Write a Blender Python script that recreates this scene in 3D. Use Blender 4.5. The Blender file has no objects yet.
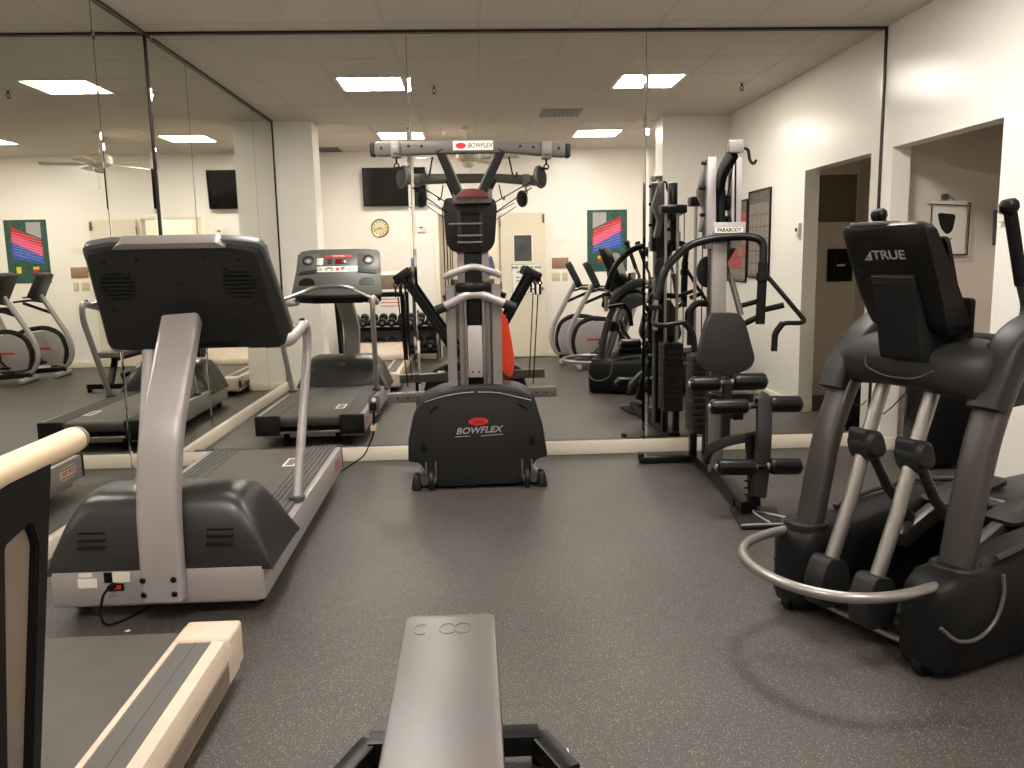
import bpy, bmesh, math, random
from mathutils import Matrix, Vector
random.seed(7)
C = bpy.context.scene.collection
V = Vector
PI = math.pi
W, H, YB = 5.046, 2.959, -6.18        # room width, ceiling height, back wall

# ------------------------------------------------------------------ materials
def lin(c):
    return tuple(((v / 255) / 12.92 if v / 255 <= .04045 else ((v / 255 + .055) / 1.055) ** 2.4) for v in c) + (1.0,)

def mat(name, rgb, rough=.5, metal=0., var=0., scale=30., bump=0., bscale=200., spec=.5, coat=0.):
    m = bpy.data.materials.new(name); m.use_nodes = True
    nt = m.node_tree; b = nt.nodes['Principled BSDF']
    b.inputs['Base Color'].default_value = lin(rgb)
    b.inputs['Roughness'].default_value = rough
    b.inputs['Metallic'].default_value = metal
    b.inputs['Specular IOR Level'].default_value = spec
    b.inputs['Coat Weight'].default_value = coat
    tc = nt.nodes.new('ShaderNodeTexCoord')
    n = nt.nodes.new('ShaderNodeTexNoise'); n.inputs['Scale'].default_value = scale; n.inputs['Detail'].default_value = 4
    nt.links.new(tc.outputs['Object'], n.inputs['Vector'])
    if var:
        r = nt.nodes.new('ShaderNodeValToRGB')
        lo = tuple(max(0, v * (1 - var)) for v in lin(rgb)[:3]) + (1,)
        hi = tuple(min(1, v * (1 + var)) for v in lin(rgb)[:3]) + (1,)
        r.color_ramp.elements[0].color = lo; r.color_ramp.elements[1].color = hi
        r.color_ramp.elements[0].position = .3; r.color_ramp.elements[1].position = .7
        nt.links.new(n.outputs['Fac'], r.inputs['Fac']); nt.links.new(r.outputs['Color'], b.inputs['Base Color'])
    if bump:
        n2 = nt.nodes.new('ShaderNodeTexNoise'); n2.inputs['Scale'].default_value = bscale; n2.inputs['Detail'].default_value = 3
        nt.links.new(tc.outputs['Object'], n2.inputs['Vector'])
        bp = nt.nodes.new('ShaderNodeBump'); bp.inputs['Strength'].default_value = bump; bp.inputs['Distance'].default_value = .002
        nt.links.new(n2.outputs['Fac'], bp.inputs['Height']); nt.links.new(bp.outputs['Normal'], b.inputs['Normal'])
    return m

def emit(name, rgb, s):
    m = bpy.data.materials.new(name); m.use_nodes = True
    b = m.node_tree.nodes['Principled BSDF']
    b.inputs['Base Color'].default_value = lin(rgb)
    b.inputs['Emission Color'].default_value = lin(rgb)
    b.inputs['Emission Strength'].default_value = s
    return m

def mirror_mat(name, rgb):
    m = bpy.data.materials.new(name); m.use_nodes = True
    nt = m.node_tree; nt.nodes.remove(nt.nodes['Principled BSDF'])
    g = nt.nodes.new('ShaderNodeBsdfGlossy'); g.inputs['Roughness'].default_value = 0.0
    g.inputs['Color'].default_value = rgb
    nt.links.new(g.outputs[0], nt.nodes['Material Output'].inputs[0])
    return m

def floor_mat():
    m = mat('rubber_floor', (67, 62, 58), .46, var=.16, scale=1.6, bump=.35, bscale=420)
    nt = m.node_tree; b = nt.nodes['Principled BSDF']
    src = b.inputs['Base Color'].links[0].from_socket
    tc = [n for n in nt.nodes if n.type == 'TEX_COORD'][0]
    v = nt.nodes.new('ShaderNodeTexVoronoi'); v.inputs['Scale'].default_value = 300
    nt.links.new(tc.outputs['Object'], v.inputs['Vector'])
    sep = nt.nodes.new('ShaderNodeSeparateColor'); nt.links.new(v.outputs['Color'], sep.inputs[0])
    gt = nt.nodes.new('ShaderNodeMath'); gt.operation = 'GREATER_THAN'; gt.inputs[1].default_value = .84
    nt.links.new(sep.outputs[0], gt.inputs[0])
    lt = nt.nodes.new('ShaderNodeMath'); lt.operation = 'LESS_THAN'; lt.inputs[1].default_value = .42
    nt.links.new(v.outputs['Distance'], lt.inputs[0])
    mu = nt.nodes.new('ShaderNodeMath'); mu.operation = 'MULTIPLY'
    nt.links.new(gt.outputs[0], mu.inputs[0]); nt.links.new(lt.outputs[0], mu.inputs[1])
    mx = nt.nodes.new('ShaderNodeMix'); mx.data_type = 'RGBA'
    nt.links.new(mu.outputs[0], mx.inputs['Factor']); nt.links.new(src, mx.inputs['A'])
    mx.inputs['B'].default_value = lin((156, 148, 138))
    nt.links.new(mx.outputs['Result'], b.inputs['Base Color'])
    return m

def chart_mat():
    # the heart-rate chart: green marbled border with red, pink and blue slanted bands
    m = mat('chart_paper', (40, 80, 68), .35, var=.6, scale=38)
    return m

MT = dict(
    wall=mat('painted_wall', (239, 234, 227), .28, bump=.10, bscale=90, spec=.5),
    hall=mat('hall_wall', (226, 216, 203), .6, bump=.1, bscale=160),
    ceil=mat('ceiling_tile', (206, 197, 186), .9, var=.05, scale=90, bump=.3, bscale=300, spec=.1),
    tbar=mat('ceiling_grid', (196, 187, 176), .6),
    base=mat('white_skirting', (240, 230, 212), .4),
    chan=mat('dark_channel', (52, 44, 38), .35, .6),
    floor=floor_mat(),
    mir=mirror_mat('mirror_glass', (.835, .84, .80, 1)),
    edge=mat('glass_edge', (30, 62, 54), .15, spec=.8),
    silver=mat('silver_paint', (170, 164, 163), .38, .25, var=.04, scale=400, spec=.5),
    silver2=mat('grey_paint', (100, 96, 93), .4, .3, spec=.4),
    silver3=mat('dull_silver_paint', (132, 127, 123), .4, .3, spec=.4),
    satin=mat('satin_tube', (150, 146, 142), .34, .7),
    ellgrey=mat('graphite_paint', (68, 64, 62), .32, .35, spec=.4),
    chrome=mat('brushed_steel', (176, 171, 166), .28, 1.),
    char=mat('charcoal_plastic', (32, 32, 32), .5, bump=.15, bscale=600, spec=.3),
    chard=mat('dark_plastic', (18, 18, 19), .48, bump=.15, bscale=600, spec=.22),
    hood=mat('hood_plastic', (42, 41, 41), .36, bump=.1, bscale=600, spec=.6),
    grey=mat('grey_plastic', (80, 80, 79), .42, spec=.4),
    shroud=mat('shroud_plastic', (27, 26, 25), .5, bump=.1, bscale=700, spec=.35),
    black=mat('black_paint', (12, 12, 12), .35, spec=.25),
    rubber=mat('black_rubber', (13, 13, 13), .7, bump=.2, bscale=500, spec=.2),
    foam=mat('black_vinyl', (13, 13, 14), .33, bump=.1, bscale=300, spec=.35),
    vinyl=mat('upholstery_vinyl', (30, 29, 29), .5, bump=.2, bscale=500),
    bench=mat('bench_vinyl', (96, 91, 89), .36, bump=.12, bscale=400),
    belt=mat('treadmill_belt', (82, 77, 71), .55, var=.12, scale=9, bump=.15, bscale=900),
    tread=mat('rail_tread', (90, 88, 84), .55, bump=.2, bscale=500),
    cream=mat('cream_plastic', (208, 191, 172), .45, var=.05, scale=20),
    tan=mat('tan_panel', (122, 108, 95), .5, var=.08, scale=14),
    foamc=mat('cream_grip', (212, 192, 162), .6, bump=.15, bscale=300),
    white=mat('white_sticker', (236, 232, 222), .5),
    whitep=mat('white_plastic', (232, 226, 212), .4),
    beige=mat('beige_plastic', (205, 190, 158), .45),
    red=mat('red_print', (200, 34, 38), .4),
    dred=mat('dark_red_display', (92, 12, 20), .2),
    drd=mat('maroon_plastic', (84, 24, 24), .4),
    blackp=mat('black_print', (18, 18, 18), .5),
    orange=mat('orange_red_cloth', (232, 70, 42), .85, var=.08, scale=30, bump=.3, bscale=250),
    door=mat('door_paint', (222, 212, 192), .4),
    glassd=mat('dark_pane', (66, 68, 74), .08, var=.35, scale=6, spec=.8),
    screen=mat('screen_black', (8, 8, 9), .12, spec=.6),
    clock=mat('clock_face', (224, 212, 176), .5),
    brass=mat('brass_rim', (176, 148, 84), .3, .7),
    plaq=mat('brown_plaque', (148, 118, 92), .4, var=.1, scale=40),
    chart=chart_mat(),
    cred=mat('chart_red', (196, 34, 50), .35, var=.15, scale=40),
    cpink=mat('chart_pink', (222, 78, 122), .35, var=.12, scale=40),
    cblue=mat('chart_blue', (42, 82, 178), .35, var=.15, scale=40),
    cyel=mat('chart_yellow', (228, 206, 40), .4),
    cgrey=mat('chart_grey', (164, 158, 160), .4),
    post=mat('poster_grey', (84, 77, 72), .35, var=.5, scale=30),
    posl=mat('poster_light', (132, 122, 113), .35, var=.45, scale=60),
    posr=mat('poster_red', (190, 58, 48), .35, var=.3, scale=40),
    hallp=mat('dim_panel', (124, 112, 92), .5),
    shirt=mat('blue_grey_shirt', (98, 108, 150), .85, var=.1, scale=60),
    jeans=mat('dark_trousers', (38, 40, 52), .85),
    skin=mat('skin', (196, 146, 118), .55),
    hair=mat('dark_hair', (30, 24, 22), .6),
    lens=emit('light_diffuser', (255, 248, 239), 15.0),
    lensh=emit('hall_diffuser', (255, 246, 230), 7.0),
    lframe=mat('light_frame', (230, 224, 212), .4),
    iron=mat('cast_iron', (30, 30, 31), .5, .3),
    plate=mat('stack_plate', (40, 39, 38), .42, .4),
    fan=mat('fan_white', (214, 204, 186), .45),
    vent=mat('vent_grey', (96, 88, 78), .5),
)

# ------------------------------------------------------------------ mesh helpers
def nb(): return bmesh.new()

def _new(bm, n0): 
    bm.verts.ensure_lookup_table(); return bm.verts[n0:]

def xform(bm, n0, M):
    for v in _new(bm, n0): v.co = M @ v.co

def box(bm, lo, hi, bev=0., seg=2, M=None, top=None, topoff=(0, 0)):
    """box lo..hi; top=(sx,sy) scales the upper face about its centre."""
    lo, hi = V(lo), V(hi); n0 = len(bm.verts)
    t = bmesh.new()
    cs = [t.verts.new((x, y, z)) for z in (lo.z, hi.z) for y in (lo.y, hi.y) for x in (lo.x, hi.x)]
    if top:
        c = (lo + hi) / 2
        for v in cs[4:]:
            v.co.x = c.x + (v.co.x - c.x) * top[0] + topoff[0]; v.co.y = c.y + (v.co.y - c.y) * top[1] + topoff[1]
    for f in ((0, 2, 3, 1), (4, 5, 7, 6), (0, 1, 5, 4), (2, 6, 7, 3), (0, 4, 6, 2), (1, 3, 7, 5)):
        t.faces.new([cs[i] for i in f])
    if bev: bmesh.ops.bevel(t, geom=t.edges[:], offset=bev, segments=seg, affect='EDGES', profile=.5, clamp_overlap=True)
    merge(bm, t, M)

def merge(bm, t, M=None):
    t.verts.index_update()
    vs = [bm.verts.new((M @ v.co) if M else v.co) for v in t.verts]
    for f in t.faces:
        try: bm.faces.new([vs[v.index] for v in f.verts])
        except ValueError: pass
    t.free()

def prism(bm, pts, axis, a, b, bev=0., seg=2, M=None):
    """polygon pts in the plane across axis ('x': (y,z), 'y': (x,z), 'z': (x,y)) extruded a..b."""
    t = bmesh.new()
    def P(p, h): return {'x': (h, p[0], p[1]), 'y': (p[0], h, p[1]), 'z': (p[0], p[1], h)}[axis]
    A = [t.verts.new(P(p, a)) for p in pts]; B = [t.verts.new(P(p, b)) for p in pts]
    n = len(pts)
    t.faces.new(A[::-1]); t.faces.new(B)
    for i in range(n): t.faces.new((A[i], A[(i + 1) % n], B[(i + 1) % n], B[i]))
    bmesh.ops.recalc_face_normals(t, faces=t.faces[:])
    if bev: bmesh.ops.bevel(t, geom=t.edges[:], offset=bev, segments=seg, affect='EDGES', profile=.5, clamp_overlap=True)
    merge(bm, t, M)

def rounded(pts, r, n=5):
    """2D polygon with rounded corners."""
    out = []; k = len(pts)
    for i in range(k):
        p = V(pts[i]); a = V(pts[i - 1]); b = V(pts[(i + 1) % k])
        u, w = (a - p), (b - p); d = min(r, u.length * .45, w.length * .45)
        s, e = p + u.normalized() * d, p + w.normalized() * d
        for j in range(n + 1):
            t = j / n; out.append(tuple(s * (1 - t) ** 2 + p * 2 * t * (1 - t) + e * t * t))
    return out

def fillet(pts, r, n=6):
    """3D polyline with its inner corners rounded."""
    pts = [V(p) for p in pts]; out = [pts[0]]
    for i in range(1, len(pts) - 1):
        p, a, b = pts[i], pts[i - 1], pts[i + 1]
        u, w = a - p, b - p; d = min(r, u.length * .48, w.length * .48)
        s, e = p + u.normalized() * d, p + w.normalized() * d
        for j in range(n + 1):
            t = j / n; out.append(s * (1 - t) ** 2 + p * 2 * t * (1 - t) + e * t * t)
    out.append(pts[-1]); return out

def sweep(bm, pts, sec, closed=False, up=None, cap=True):
    """sweep a 2D section (list of (u,v)) or a function i -> section along pts."""
    pts = [V(p) for p in pts]; n = len(pts); rings = []
    t0 = (pts[1] - pts[0]).normalized()
    ref = V(up) if up else (V((0, 0, 1)) if abs(t0.z) < .9 else V((0, 1, 0)))
    u = t0.cross(ref).normalized()
    t = bmesh.new()
    for i, p in enumerate(pts):
        if closed: d = (pts[(i + 1) % n] - pts[i - 1])
        else: d = (pts[min(i + 1, n - 1)] - pts[max(i - 1, 0)])
        d.normalize()
        if up: u = d.cross(V(up)); 
        else: u = u - d * u.dot(d)
        if u.length < 1e-6: u = d.orthogonal()
        u.normalize(); v = u.cross(d)
        s = sec(i) if callable(sec) else sec
        rings.append([t.verts.new(p + u * a + v * b) for a, b in s])
    k = len(rings[0]); rng = range(n if closed else n - 1)
    for i in rng:
        A, B = rings[i], rings[(i + 1) % n]
        for j in range(k): t.faces.new((A[j], A[(j + 1) % k], B[(j + 1) % k], B[j]))
    if cap and not closed:
        t.faces.new(rings[0][::-1]); t.faces.new(rings[-1])
    bmesh.ops.recalc_face_normals(t, faces=t.faces[:])
    merge(bm, t)

def circ(r, n=12, ry=None):
    ry = ry or r
    return [(r * math.cos(2 * PI * i / n), ry * math.sin(2 * PI * i / n)) for i in range(n)]

def tube(bm, pts, r, n=12, fil=0., closed=False, ry=None, up=None):
    if fil: pts = fillet(pts, fil)
    sweep(bm, pts, circ(r, n, ry), closed, up)

def bar(bm, pts, w, h, up=(0, 0, 1), fil=0., rad=.006):
    """rectangular section: w across, h along up."""
    if fil: pts = fillet(pts, fil)
    sweep(bm, pts, rounded([(-w / 2, -h / 2), (w / 2, -h / 2), (w / 2, h / 2), (-w / 2, h / 2)], rad, 2), up=up)

def lathe(bm, prof, c, axis, n=24):
    """profile [(r, h)] revolved about axis through c."""
    a = V(axis).normalized(); u = a.orthogonal().normalized(); w = a.cross(u); c = V(c)
    t = bmesh.new(); rings = []
    for r, h in prof:
        rings.append([t.verts.new(c + a * h + (u * math.cos(2 * PI * i / n) + w * math.sin(2 * PI * i / n)) * max(r, 1e-4)) for i in range(n)])
    for A, B in zip(rings, rings[1:]):
        for j in range(n): t.faces.new((A[j], A[(j + 1) % n], B[(j + 1) % n], B[j]))
    t.faces.new(rings[0][::-1]); t.faces.new(rings[-1])
    bmesh.ops.recalc_face_normals(t, faces=t.faces[:])
    merge(bm, t)

def cyl(bm, a, b, r, n=20, bev=.004):
    a, b = V(a), V(b); L = (b - a).length; bev = min(bev, r * .4, L * .4)
    lathe(bm, [(r - bev, 0), (r, bev), (r, L - bev), (r - bev, L)], a, b - a, n)

def foamroll(bm, a, b, r, n=20):
    a, b = V(a), V(b); L = (b - a).length; e = r * .45
    lathe(bm, [(r * .45, 0), (r * .8, e * .15), (r * .97, e * .6), (r, e * 1.2), (r, L - e * 1.2), (r * .97, L - e * .6), (r * .8, L - e * .15), (r * .45, L)], a, b - a, n)

def ball(bm, c, r, sc=(1, 1, 1)):
    t = bmesh.new(); bmesh.ops.create_uvsphere(t, u_segments=20, v_segments=12, radius=r)
    merge(bm, t, Matrix.Translation(c) @ Matrix.Diagonal((*sc, 1)))

def obj(name, bm, m, parent=None, ang=40, local=False):
    """link bm as one mesh object; geometry given in world space unless local."""
    if parent is not None and not local:
        r = parent
        while r.parent is not None: r = r.parent
        Mi = ROOTM[r.name].inverted()
        for v in bm.verts: v.co = Mi @ v.co
    bmesh.ops.recalc_face_normals(bm, faces=bm.faces[:])
    me = bpy.data.meshes.new(name); bm.to_mesh(me); bm.free()
    for k in (m if isinstance(m, (list, tuple)) else [m]): me.materials.append(MT[k])
    me.shade_smooth(); me.set_sharp_from_angle(angle=math.radians(ang))
    o = bpy.data.objects.new(name, me); C.objects.link(o)
    if parent is not None: o.parent = parent
    return o

ROOTM = {}
def thing(name, label, cat, loc=(0, 0, 0), rz=0., group=None):
    o = bpy.data.objects.new(name, None); C.objects.link(o)
    o.empty_display_size = .1
    o.location = loc; o.rotation_euler = (0, 0, rz); o['label'] = label; o['category'] = cat
    if group: o['group'] = group
    ROOTM[o.name] = Matrix.Translation(loc) @ Matrix.Rotation(rz, 4, 'Z')
    return o

def tag(o, label, cat, group=None, kind=None):
    o['label'] = label; o['category'] = cat
    if group: o['group'] = group
    if kind: o['kind'] = kind
    return o

def struct(name, bm, m, ang=30):
    o = obj(name, bm, m, None, ang); o['kind'] = 'structure'; return o

def text(name, body, size, M, m, parent, ext=.0006, sx=1., italic=False, bold=0., local=False):
    """lettering as a mesh; M maps the text plane (x right, y up, z out) to the world (or the thing's own space)."""
    cu = bpy.data.curves.new(name, 'FONT'); cu.body = body; cu.size = size; cu.extrude = ext
    cu.align_x = 'CENTER'; cu.align_y = 'CENTER'; cu.offset = bold
    if italic: cu.shear = .3
    to = bpy.data.objects.new('tmp_text', cu); C.objects.link(to)
    me = bpy.data.meshes.new_from_object(to.evaluated_get(bpy.context.evaluated_depsgraph_get()))
    bpy.data.objects.remove(to); bpy.data.curves.remove(cu)
    bm = nb(); bm.from_mesh(me); bpy.data.meshes.remove(me)
    for v in bm.verts: v.co = M @ V((v.co.x * sx, v.co.y, v.co.z))
    return obj(name, bm, m, parent, local=local)

def frameM(o, x, y):
    """matrix whose x axis is x, y axis is y, origin o."""
    x = V(x).normalized(); y = V(y); z = x.cross(y).normalized(); y = z.cross(x)
    M = Matrix.Identity(4)
    for i in range(3): M[i][0], M[i][1], M[i][2], M[i][3] = x[i], y[i], z[i], V(o)[i]
    return M

def dup(root, loc, rz, label=None):
    r = root.copy(); C.objects.link(r); r.location = loc; r.rotation_euler = (0, 0, rz)
    if label: r['label'] = label
    for ch in list(root.children):
        c = ch.copy(); C.objects.link(c); c.parent = r
        for g in ch.children:
            d = g.copy(); C.objects.link(d); d.parent = c
    return r

# ------------------------------------------------------------------ the room
bm = nb(); box(bm, (-.3, -8.3, -.1), (6.4, .3, 0)); struct('floor', bm, 'floor')
X0, E0, T = .3855, .1742, .6096
LX = [X0 + T, X0 + 5 * T]                                  # grid cells that hold a light
LY = [-(E0 + 2 * T), -(E0 + 7 * T)]
cells = [(x, y) for y in LY for x in LX]
bm = nb()
xs = sorted([-.02, W + .02] + [X0 + T * k for k in range(8)]); ys = sorted([.02, YB - .02] + [-(E0 + T * k) for k in range(10)])
for i in range(len(xs) - 1):
    for j in range(len(ys) - 1):
        cx, cy = (xs[i] + xs[i + 1]) / 2, (ys[j] + ys[j + 1]) / 2
        if any(x < cx < x + T and y - T < cy < y for x, y in cells): continue
        box(bm, (xs[i] + .011, ys[j] + .011, H), (xs[i + 1] - .011, ys[j + 1] - .011, H + .02), .003, 1)
box(bm, (-.2, YB - .2, H + .09), (W + .2, .2, H + .12))
struct('ceiling', bm, 'ceil')
bm = nb()
for x in xs[1:-1]: box(bm, (x - .0105, YB, H + .001), (x + .0105, 0, H + .03))
for y in ys[1:-1]: box(bm, (0, y - .009, H - .0005), (W, y + .009, H + .028))
struct('trim_1', bm, 'tbar')

bm = nb(); box(bm, (-.15, .012, 0), (6.2, .17, H + .1)); struct('wall_front', bm, 'wall')
bm = nb(); box(bm, (-.17, YB - .15, 0), (-.012, .17, H + .1)); struct('wall_left', bm, 'wall')
# right wall with the doorless opening
OY1, OY2, OZ, WT = -.153, -1.353, 2.132, .129
bm = nb()
box(bm, (W, OY1, 0), (W + WT, .012, H + .1)); box(bm, (W, -3.9, 0), (W + WT, OY2, H + .1)); box(bm, (W, OY2, OZ), (W + WT, OY1, H + .1))
struct('wall_right', bm, 'wall')
# store room beyond the opening
bm = nb()
box(bm, (W + WT, -.001, 0), (6.1, .012, 2.6)); box(bm, (5.93, -2.3, 0), (6.1, 0, 2.6)); box(bm, (W + WT, -2.35, 0), (6.1, -2.2, 2.6))
struct('wall_hall', bm, 'hall')
bm = nb(); box(bm, (W + WT, -2.35, 2.45), (6.1, .1, 2.6)); struct('ceiling_hall', bm, 'hall')
bm = nb(); box(bm, (5.2, -.018, 0), (5.93, -.001, .09), .004); box(bm, (W - .014, OY2, 0), (W, OY2 - 2.18, .09), .004)
box(bm, (W - .014, OY1 - .014, 0), (W + WT, OY1, .09), .004); box(bm, (W - .014, OY1, 0), (W, -.014, .09), .004)
box(bm, (W - .014, OY2, 0), (W + WT, OY2 + .014, .09), .004)
struct('baseboard_right', bm, 'base')
# pilasters
bm = nb(); box(bm, (0, -3.92, 0), (.4221, -3.537, H)); struct('pillar_left', bm, 'wall')
bm = nb(); box(bm, (4.295, -3.9, 0), (W, -3.54, H)); struct('pillar_right', bm, 'wall')
bm = nb(); box(bm, (0, -3.537, 0), (.436, -3.523, .09), .003); box(bm, (.4221, -3.92, 0), (.436, -3.523, .09), .003); struct('baseboard_pillar', bm, 'base')
bm = nb(); box(bm, (W + .0, -6.33, 0), (W + WT, -3.9, H + .1)); struct('wall_alcove', bm, 'wall')
# back wall with the doorway
DX1, DX2, DZ = 1.665, 2.50, 2.075
bm = nb()
box(bm, (-.17, YB - .14, 0), (DX1, YB, H + .1)); box(bm, (DX2, YB - .14, 0), (W + WT, YB, H + .1)); box(bm, (DX1, YB - .14, DZ), (DX2, YB, H + .1))
struct('wall_back', bm, 'wall')
bm = nb()
box(bm, (DX1 - .06, YB, 0), (DX1, YB + .02, DZ + .06), .004); box(bm, (DX2, YB, 0), (DX2 + .035, YB + .02, DZ + .06), .004)
box(bm, (DX1, YB, DZ), (DX2, YB + .02, DZ + .06), .004)
struct('trim_2', bm, 'base')
bm = nb()
for a, b in ((0.0, DX1 - .06), (DX2 + .035, W)): box(bm, (a, YB, 0), (b, YB + .014, .09), .004)
struct('baseboard_back', bm, 'base')
# corridor outside the doorway
bm = nb()
box(bm, (.6, -8.2, 0), (3.6, -8.05, 2.5)); box(bm, (.5, -8.2, 0), (.6, YB - .14, 2.5)); box(bm, (3.6, -8.2, 0), (3.7, YB - .14, 2.5))
struct('wall_corridor', bm, 'hall')
bm = nb(); box(bm, (.5, -8.2, 2.5), (3.7, YB - .14, 2.6)); struct('ceiling_corridor', bm, 'ceil')

# mirrors: three tall panels on the front wall, three on the left wall, each with a ground edge
def mirror_panel(a, b, wall, label):
    z0, z1, c, d = .094, H - .016, .021, .0016
    bm = nb(); t = bmesh.new()
    def P(u, z, h): return (u, .010 - h, z) if wall == 'front' else (-.010 + h, u, z)
    th = .008; gi = .0018 if wall == 'front' else .004
    ring = lambda i, h: [t.verts.new(P(u, z, h)) for u, z in ((a + i, z0 + i), (b - i, z0 + i), (b - i, z1 - i), (a + i, z1 - i))]
    r0, r1, r2 = ring(gi, 0), ring(gi, th - d), ring(c, th)
    for A, B in ((r0, r1), (r1, r2)):
        for k in range(4): t.faces.new((A[k], A[(k + 1) % 4], B[(k + 1) % 4], B[k]))
    t.faces.new(r2); t.faces.new(r0[::-1])
    bmesh.ops.recalc_face_normals(t, faces=t.faces[:])
    merge(bm, t)
    o = obj('wall_mirror', bm, ['mir', 'edge'], None, 1)
    for p in o.data.polygons:
        if abs(p.normal.dot(V((0, 1, 0) if wall == 'front' else (1, 0, 0)))) < .5: p.material_index = 1
        p.use_smooth = False
    return tag(o, label, 'mirror', 'mirror panels on the front and left walls')
mirror_panel(0.006, 1.727, 'front', 'left panel of the front wall mirror, behind the silver treadmill')
mirror_panel(1.727, 3.365, 'front', 'middle panel of the front wall mirror, behind the tall cable gym with crossbar')
mirror_panel(3.365, W - .008, 'front', 'right panel of the front wall mirror, behind the weight stack gym')
mirror_panel(-.79, -.006, 'left', 'narrow side wall mirror panel in the corner next to the front mirror')
mirror_panel(-2.70, -.79, 'left', 'wide side wall mirror panel alongside the silver treadmill')
mirror_panel(-3.52, -2.70, 'left', 'side wall mirror panel next to the pilaster')
bm = nb()
box(bm, (0, -.012, H - .018), (W, .011, H - .001), .002, 1); box(bm, (W - .008, -.012, .094), (W, .011, H), .002, 1)
struct('trim_3', bm, 'chan')
bm = nb(); box(bm, (-.011, -3.535, H - .018), (.012, 0, H - .001), .002, 1); box(bm, (-.010, -.007, .094), (.006, .0095, H), .001, 1); box(bm, (-.011, -3.537, .094), (.006, -3.521, H), .001, 1)
struct('trim_4', bm, 'chan')
bm = nb()
for x in (1.727, 3.365): box(bm, (x - .006, .0085, .094), (x + .006, .0115, H - .018))
for y in (-.79, -2.70): box(bm, (-.0115, y - .006, .094), (-.0075, y + .006, H - .018))
struct('trim_5', bm, 'edge')
bm = nb(); box(bm, (0, -.016, 0), (W, .012, .088), .004); box(bm, (0, -.013, .088), (W, .011, .094), .001, 1); struct('baseboard_front', bm, 'base')
bm = nb(); box(bm, (-.012, -3.537, 0), (.016, -.016, .088), .004); box(bm, (-.011, -3.537, .088), (.013, -.016, .094), .001, 1); struct('baseboard_left', bm, 'base')

# ------------------------------------------------------------------ ceiling things
LLAB = ['square ceiling light nearer the front mirror, on the treadmill side', 'square ceiling light nearer the front mirror, on the weight stack side',
        'square ceiling light near the back wall, on the television side', 'square ceiling light near the back wall, on the chart poster side']
for (x, y), lab in zip(cells, LLAB):
    t = thing('ceiling_light', lab, 'light', (x + T / 2, y - T / 2, H), group='recessed ceiling lights')
    bm = nb()
    for a, b in (((x + .012, y - T + .012), (x + T - .012, y - T + .04)), ((x + .012, y - .04), (x + T - .012, y - .012)), ((x + .012, y - T + .04), (x + .04, y - .04)), ((x + T - .04, y - T + .04), (x + T - .012, y - .04))):
        box(bm, (*a, H - .004), (*b, H + .02), .002, 1)
    obj('frame', bm, 'lframe', t)
    bm = nb(); box(bm, (x + .04, y - T + .04, H + .002), (x + T - .04, y - .04, H + .010)); obj('diffuser', bm, 'lens', t)
t = thing('ceiling_light', 'ceiling light in the corridor beyond the doorway', 'light', (2.7, -7.3, 2.5))
bm = nb(); box(bm, (2.38, -7.62, 2.485), (3.02, -6.98, 2.4995), .004); obj('frame', bm, 'lframe', t)
bm = nb(); box(bm, (2.42, -7.58, 2.478), (2.98, -7.02, 2.486)); obj('diffuser', bm, 'lensh', t)

def ceiling_vent(x0, x1, y0, y1, lab, alongx):
    t = thing('ceiling_vent', lab, 'vent', ((x0 + x1) / 2, (y0 + y1) / 2, H), group='ceiling air vents')
    bm = nb()
    w = .03
    box(bm, (x0, y0, H - .006), (x1, y0 + w, H + .004), .002, 1); box(bm, (x0, y1 - w, H - .006), (x1, y1, H + .004), .002, 1)
    box(bm, (x0, y0 + w, H - .006), (x0 + w, y1 - w, H + .004), .002, 1); box(bm, (x1 - w, y0 + w, H - .006), (x1, y1 - w, H + .004), .002, 1)
    obj('frame', bm, 'tbar', t)
    bm = nb(); box(bm, (x0 + .01, y0 + .01, H - .001), (x1 - .01, y1 - .01, H + .003)); obj('backing', bm, 'black', t)
    bm = nb(); n = 9
    for i in range(n):
        if alongx:
            yy = y0 + w + (y1 - y0 - 2 * w) * (i + .5) / n
            box(bm, (x0 + w, -.018, -.001), (x1 - w, .018, .001), M=Matrix.Translation((0, yy, H - .009)) @ Matrix.Rotation(.6, 4, 'X'))
        else:
            xx = x0 + w + (x1 - x0 - 2 * w) * (i + .5) / n
            box(bm, (-.018, y0 + w, -.001), (.018, y1 - w, .001), M=Matrix.Translation((xx, 0, H - .009)) @ Matrix.Rotation(.6, 4, 'Y'))
    obj('louvre', bm, 'vent', t)
ceiling_vent(2.87, 3.36, -3.47, -2.93, 'slatted square air vent in the middle of the ceiling', False)
ceiling_vent(.06, .40, -6.06, -5.6, 'dark air vent in the ceiling corner by the television', True)
for x, y, lab in ((1.839, -1.766, 'fire sprinkler in the ceiling between the two front lights'), (4.606, -1.774, 'fire sprinkler in the ceiling beside the right wall')):
    t = thing('fire_sprinkler', lab, 'sprinkler', (x, y, H), group='ceiling sprinklers')
    bm = nb(); lathe(bm, [(.034, 0), (.03, -.006), (.012, -.01)], (x, y, H), (0, 0, 1)); obj('escutcheon', bm, 'tbar', t)
    bm = nb(); cyl(bm, (x, y, H - .005), (x, y, H - .035), .009)
    for s in (-1, 1): tube(bm, [(x + s * .009, y, H - .03), (x + s * .017, y, H - .05), (x, y, H - .07)], .003, 6)
    cyl(bm, (x, y, H - .07), (x, y, H - .074), .02); obj('head', bm, 'iron', t)

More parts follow.
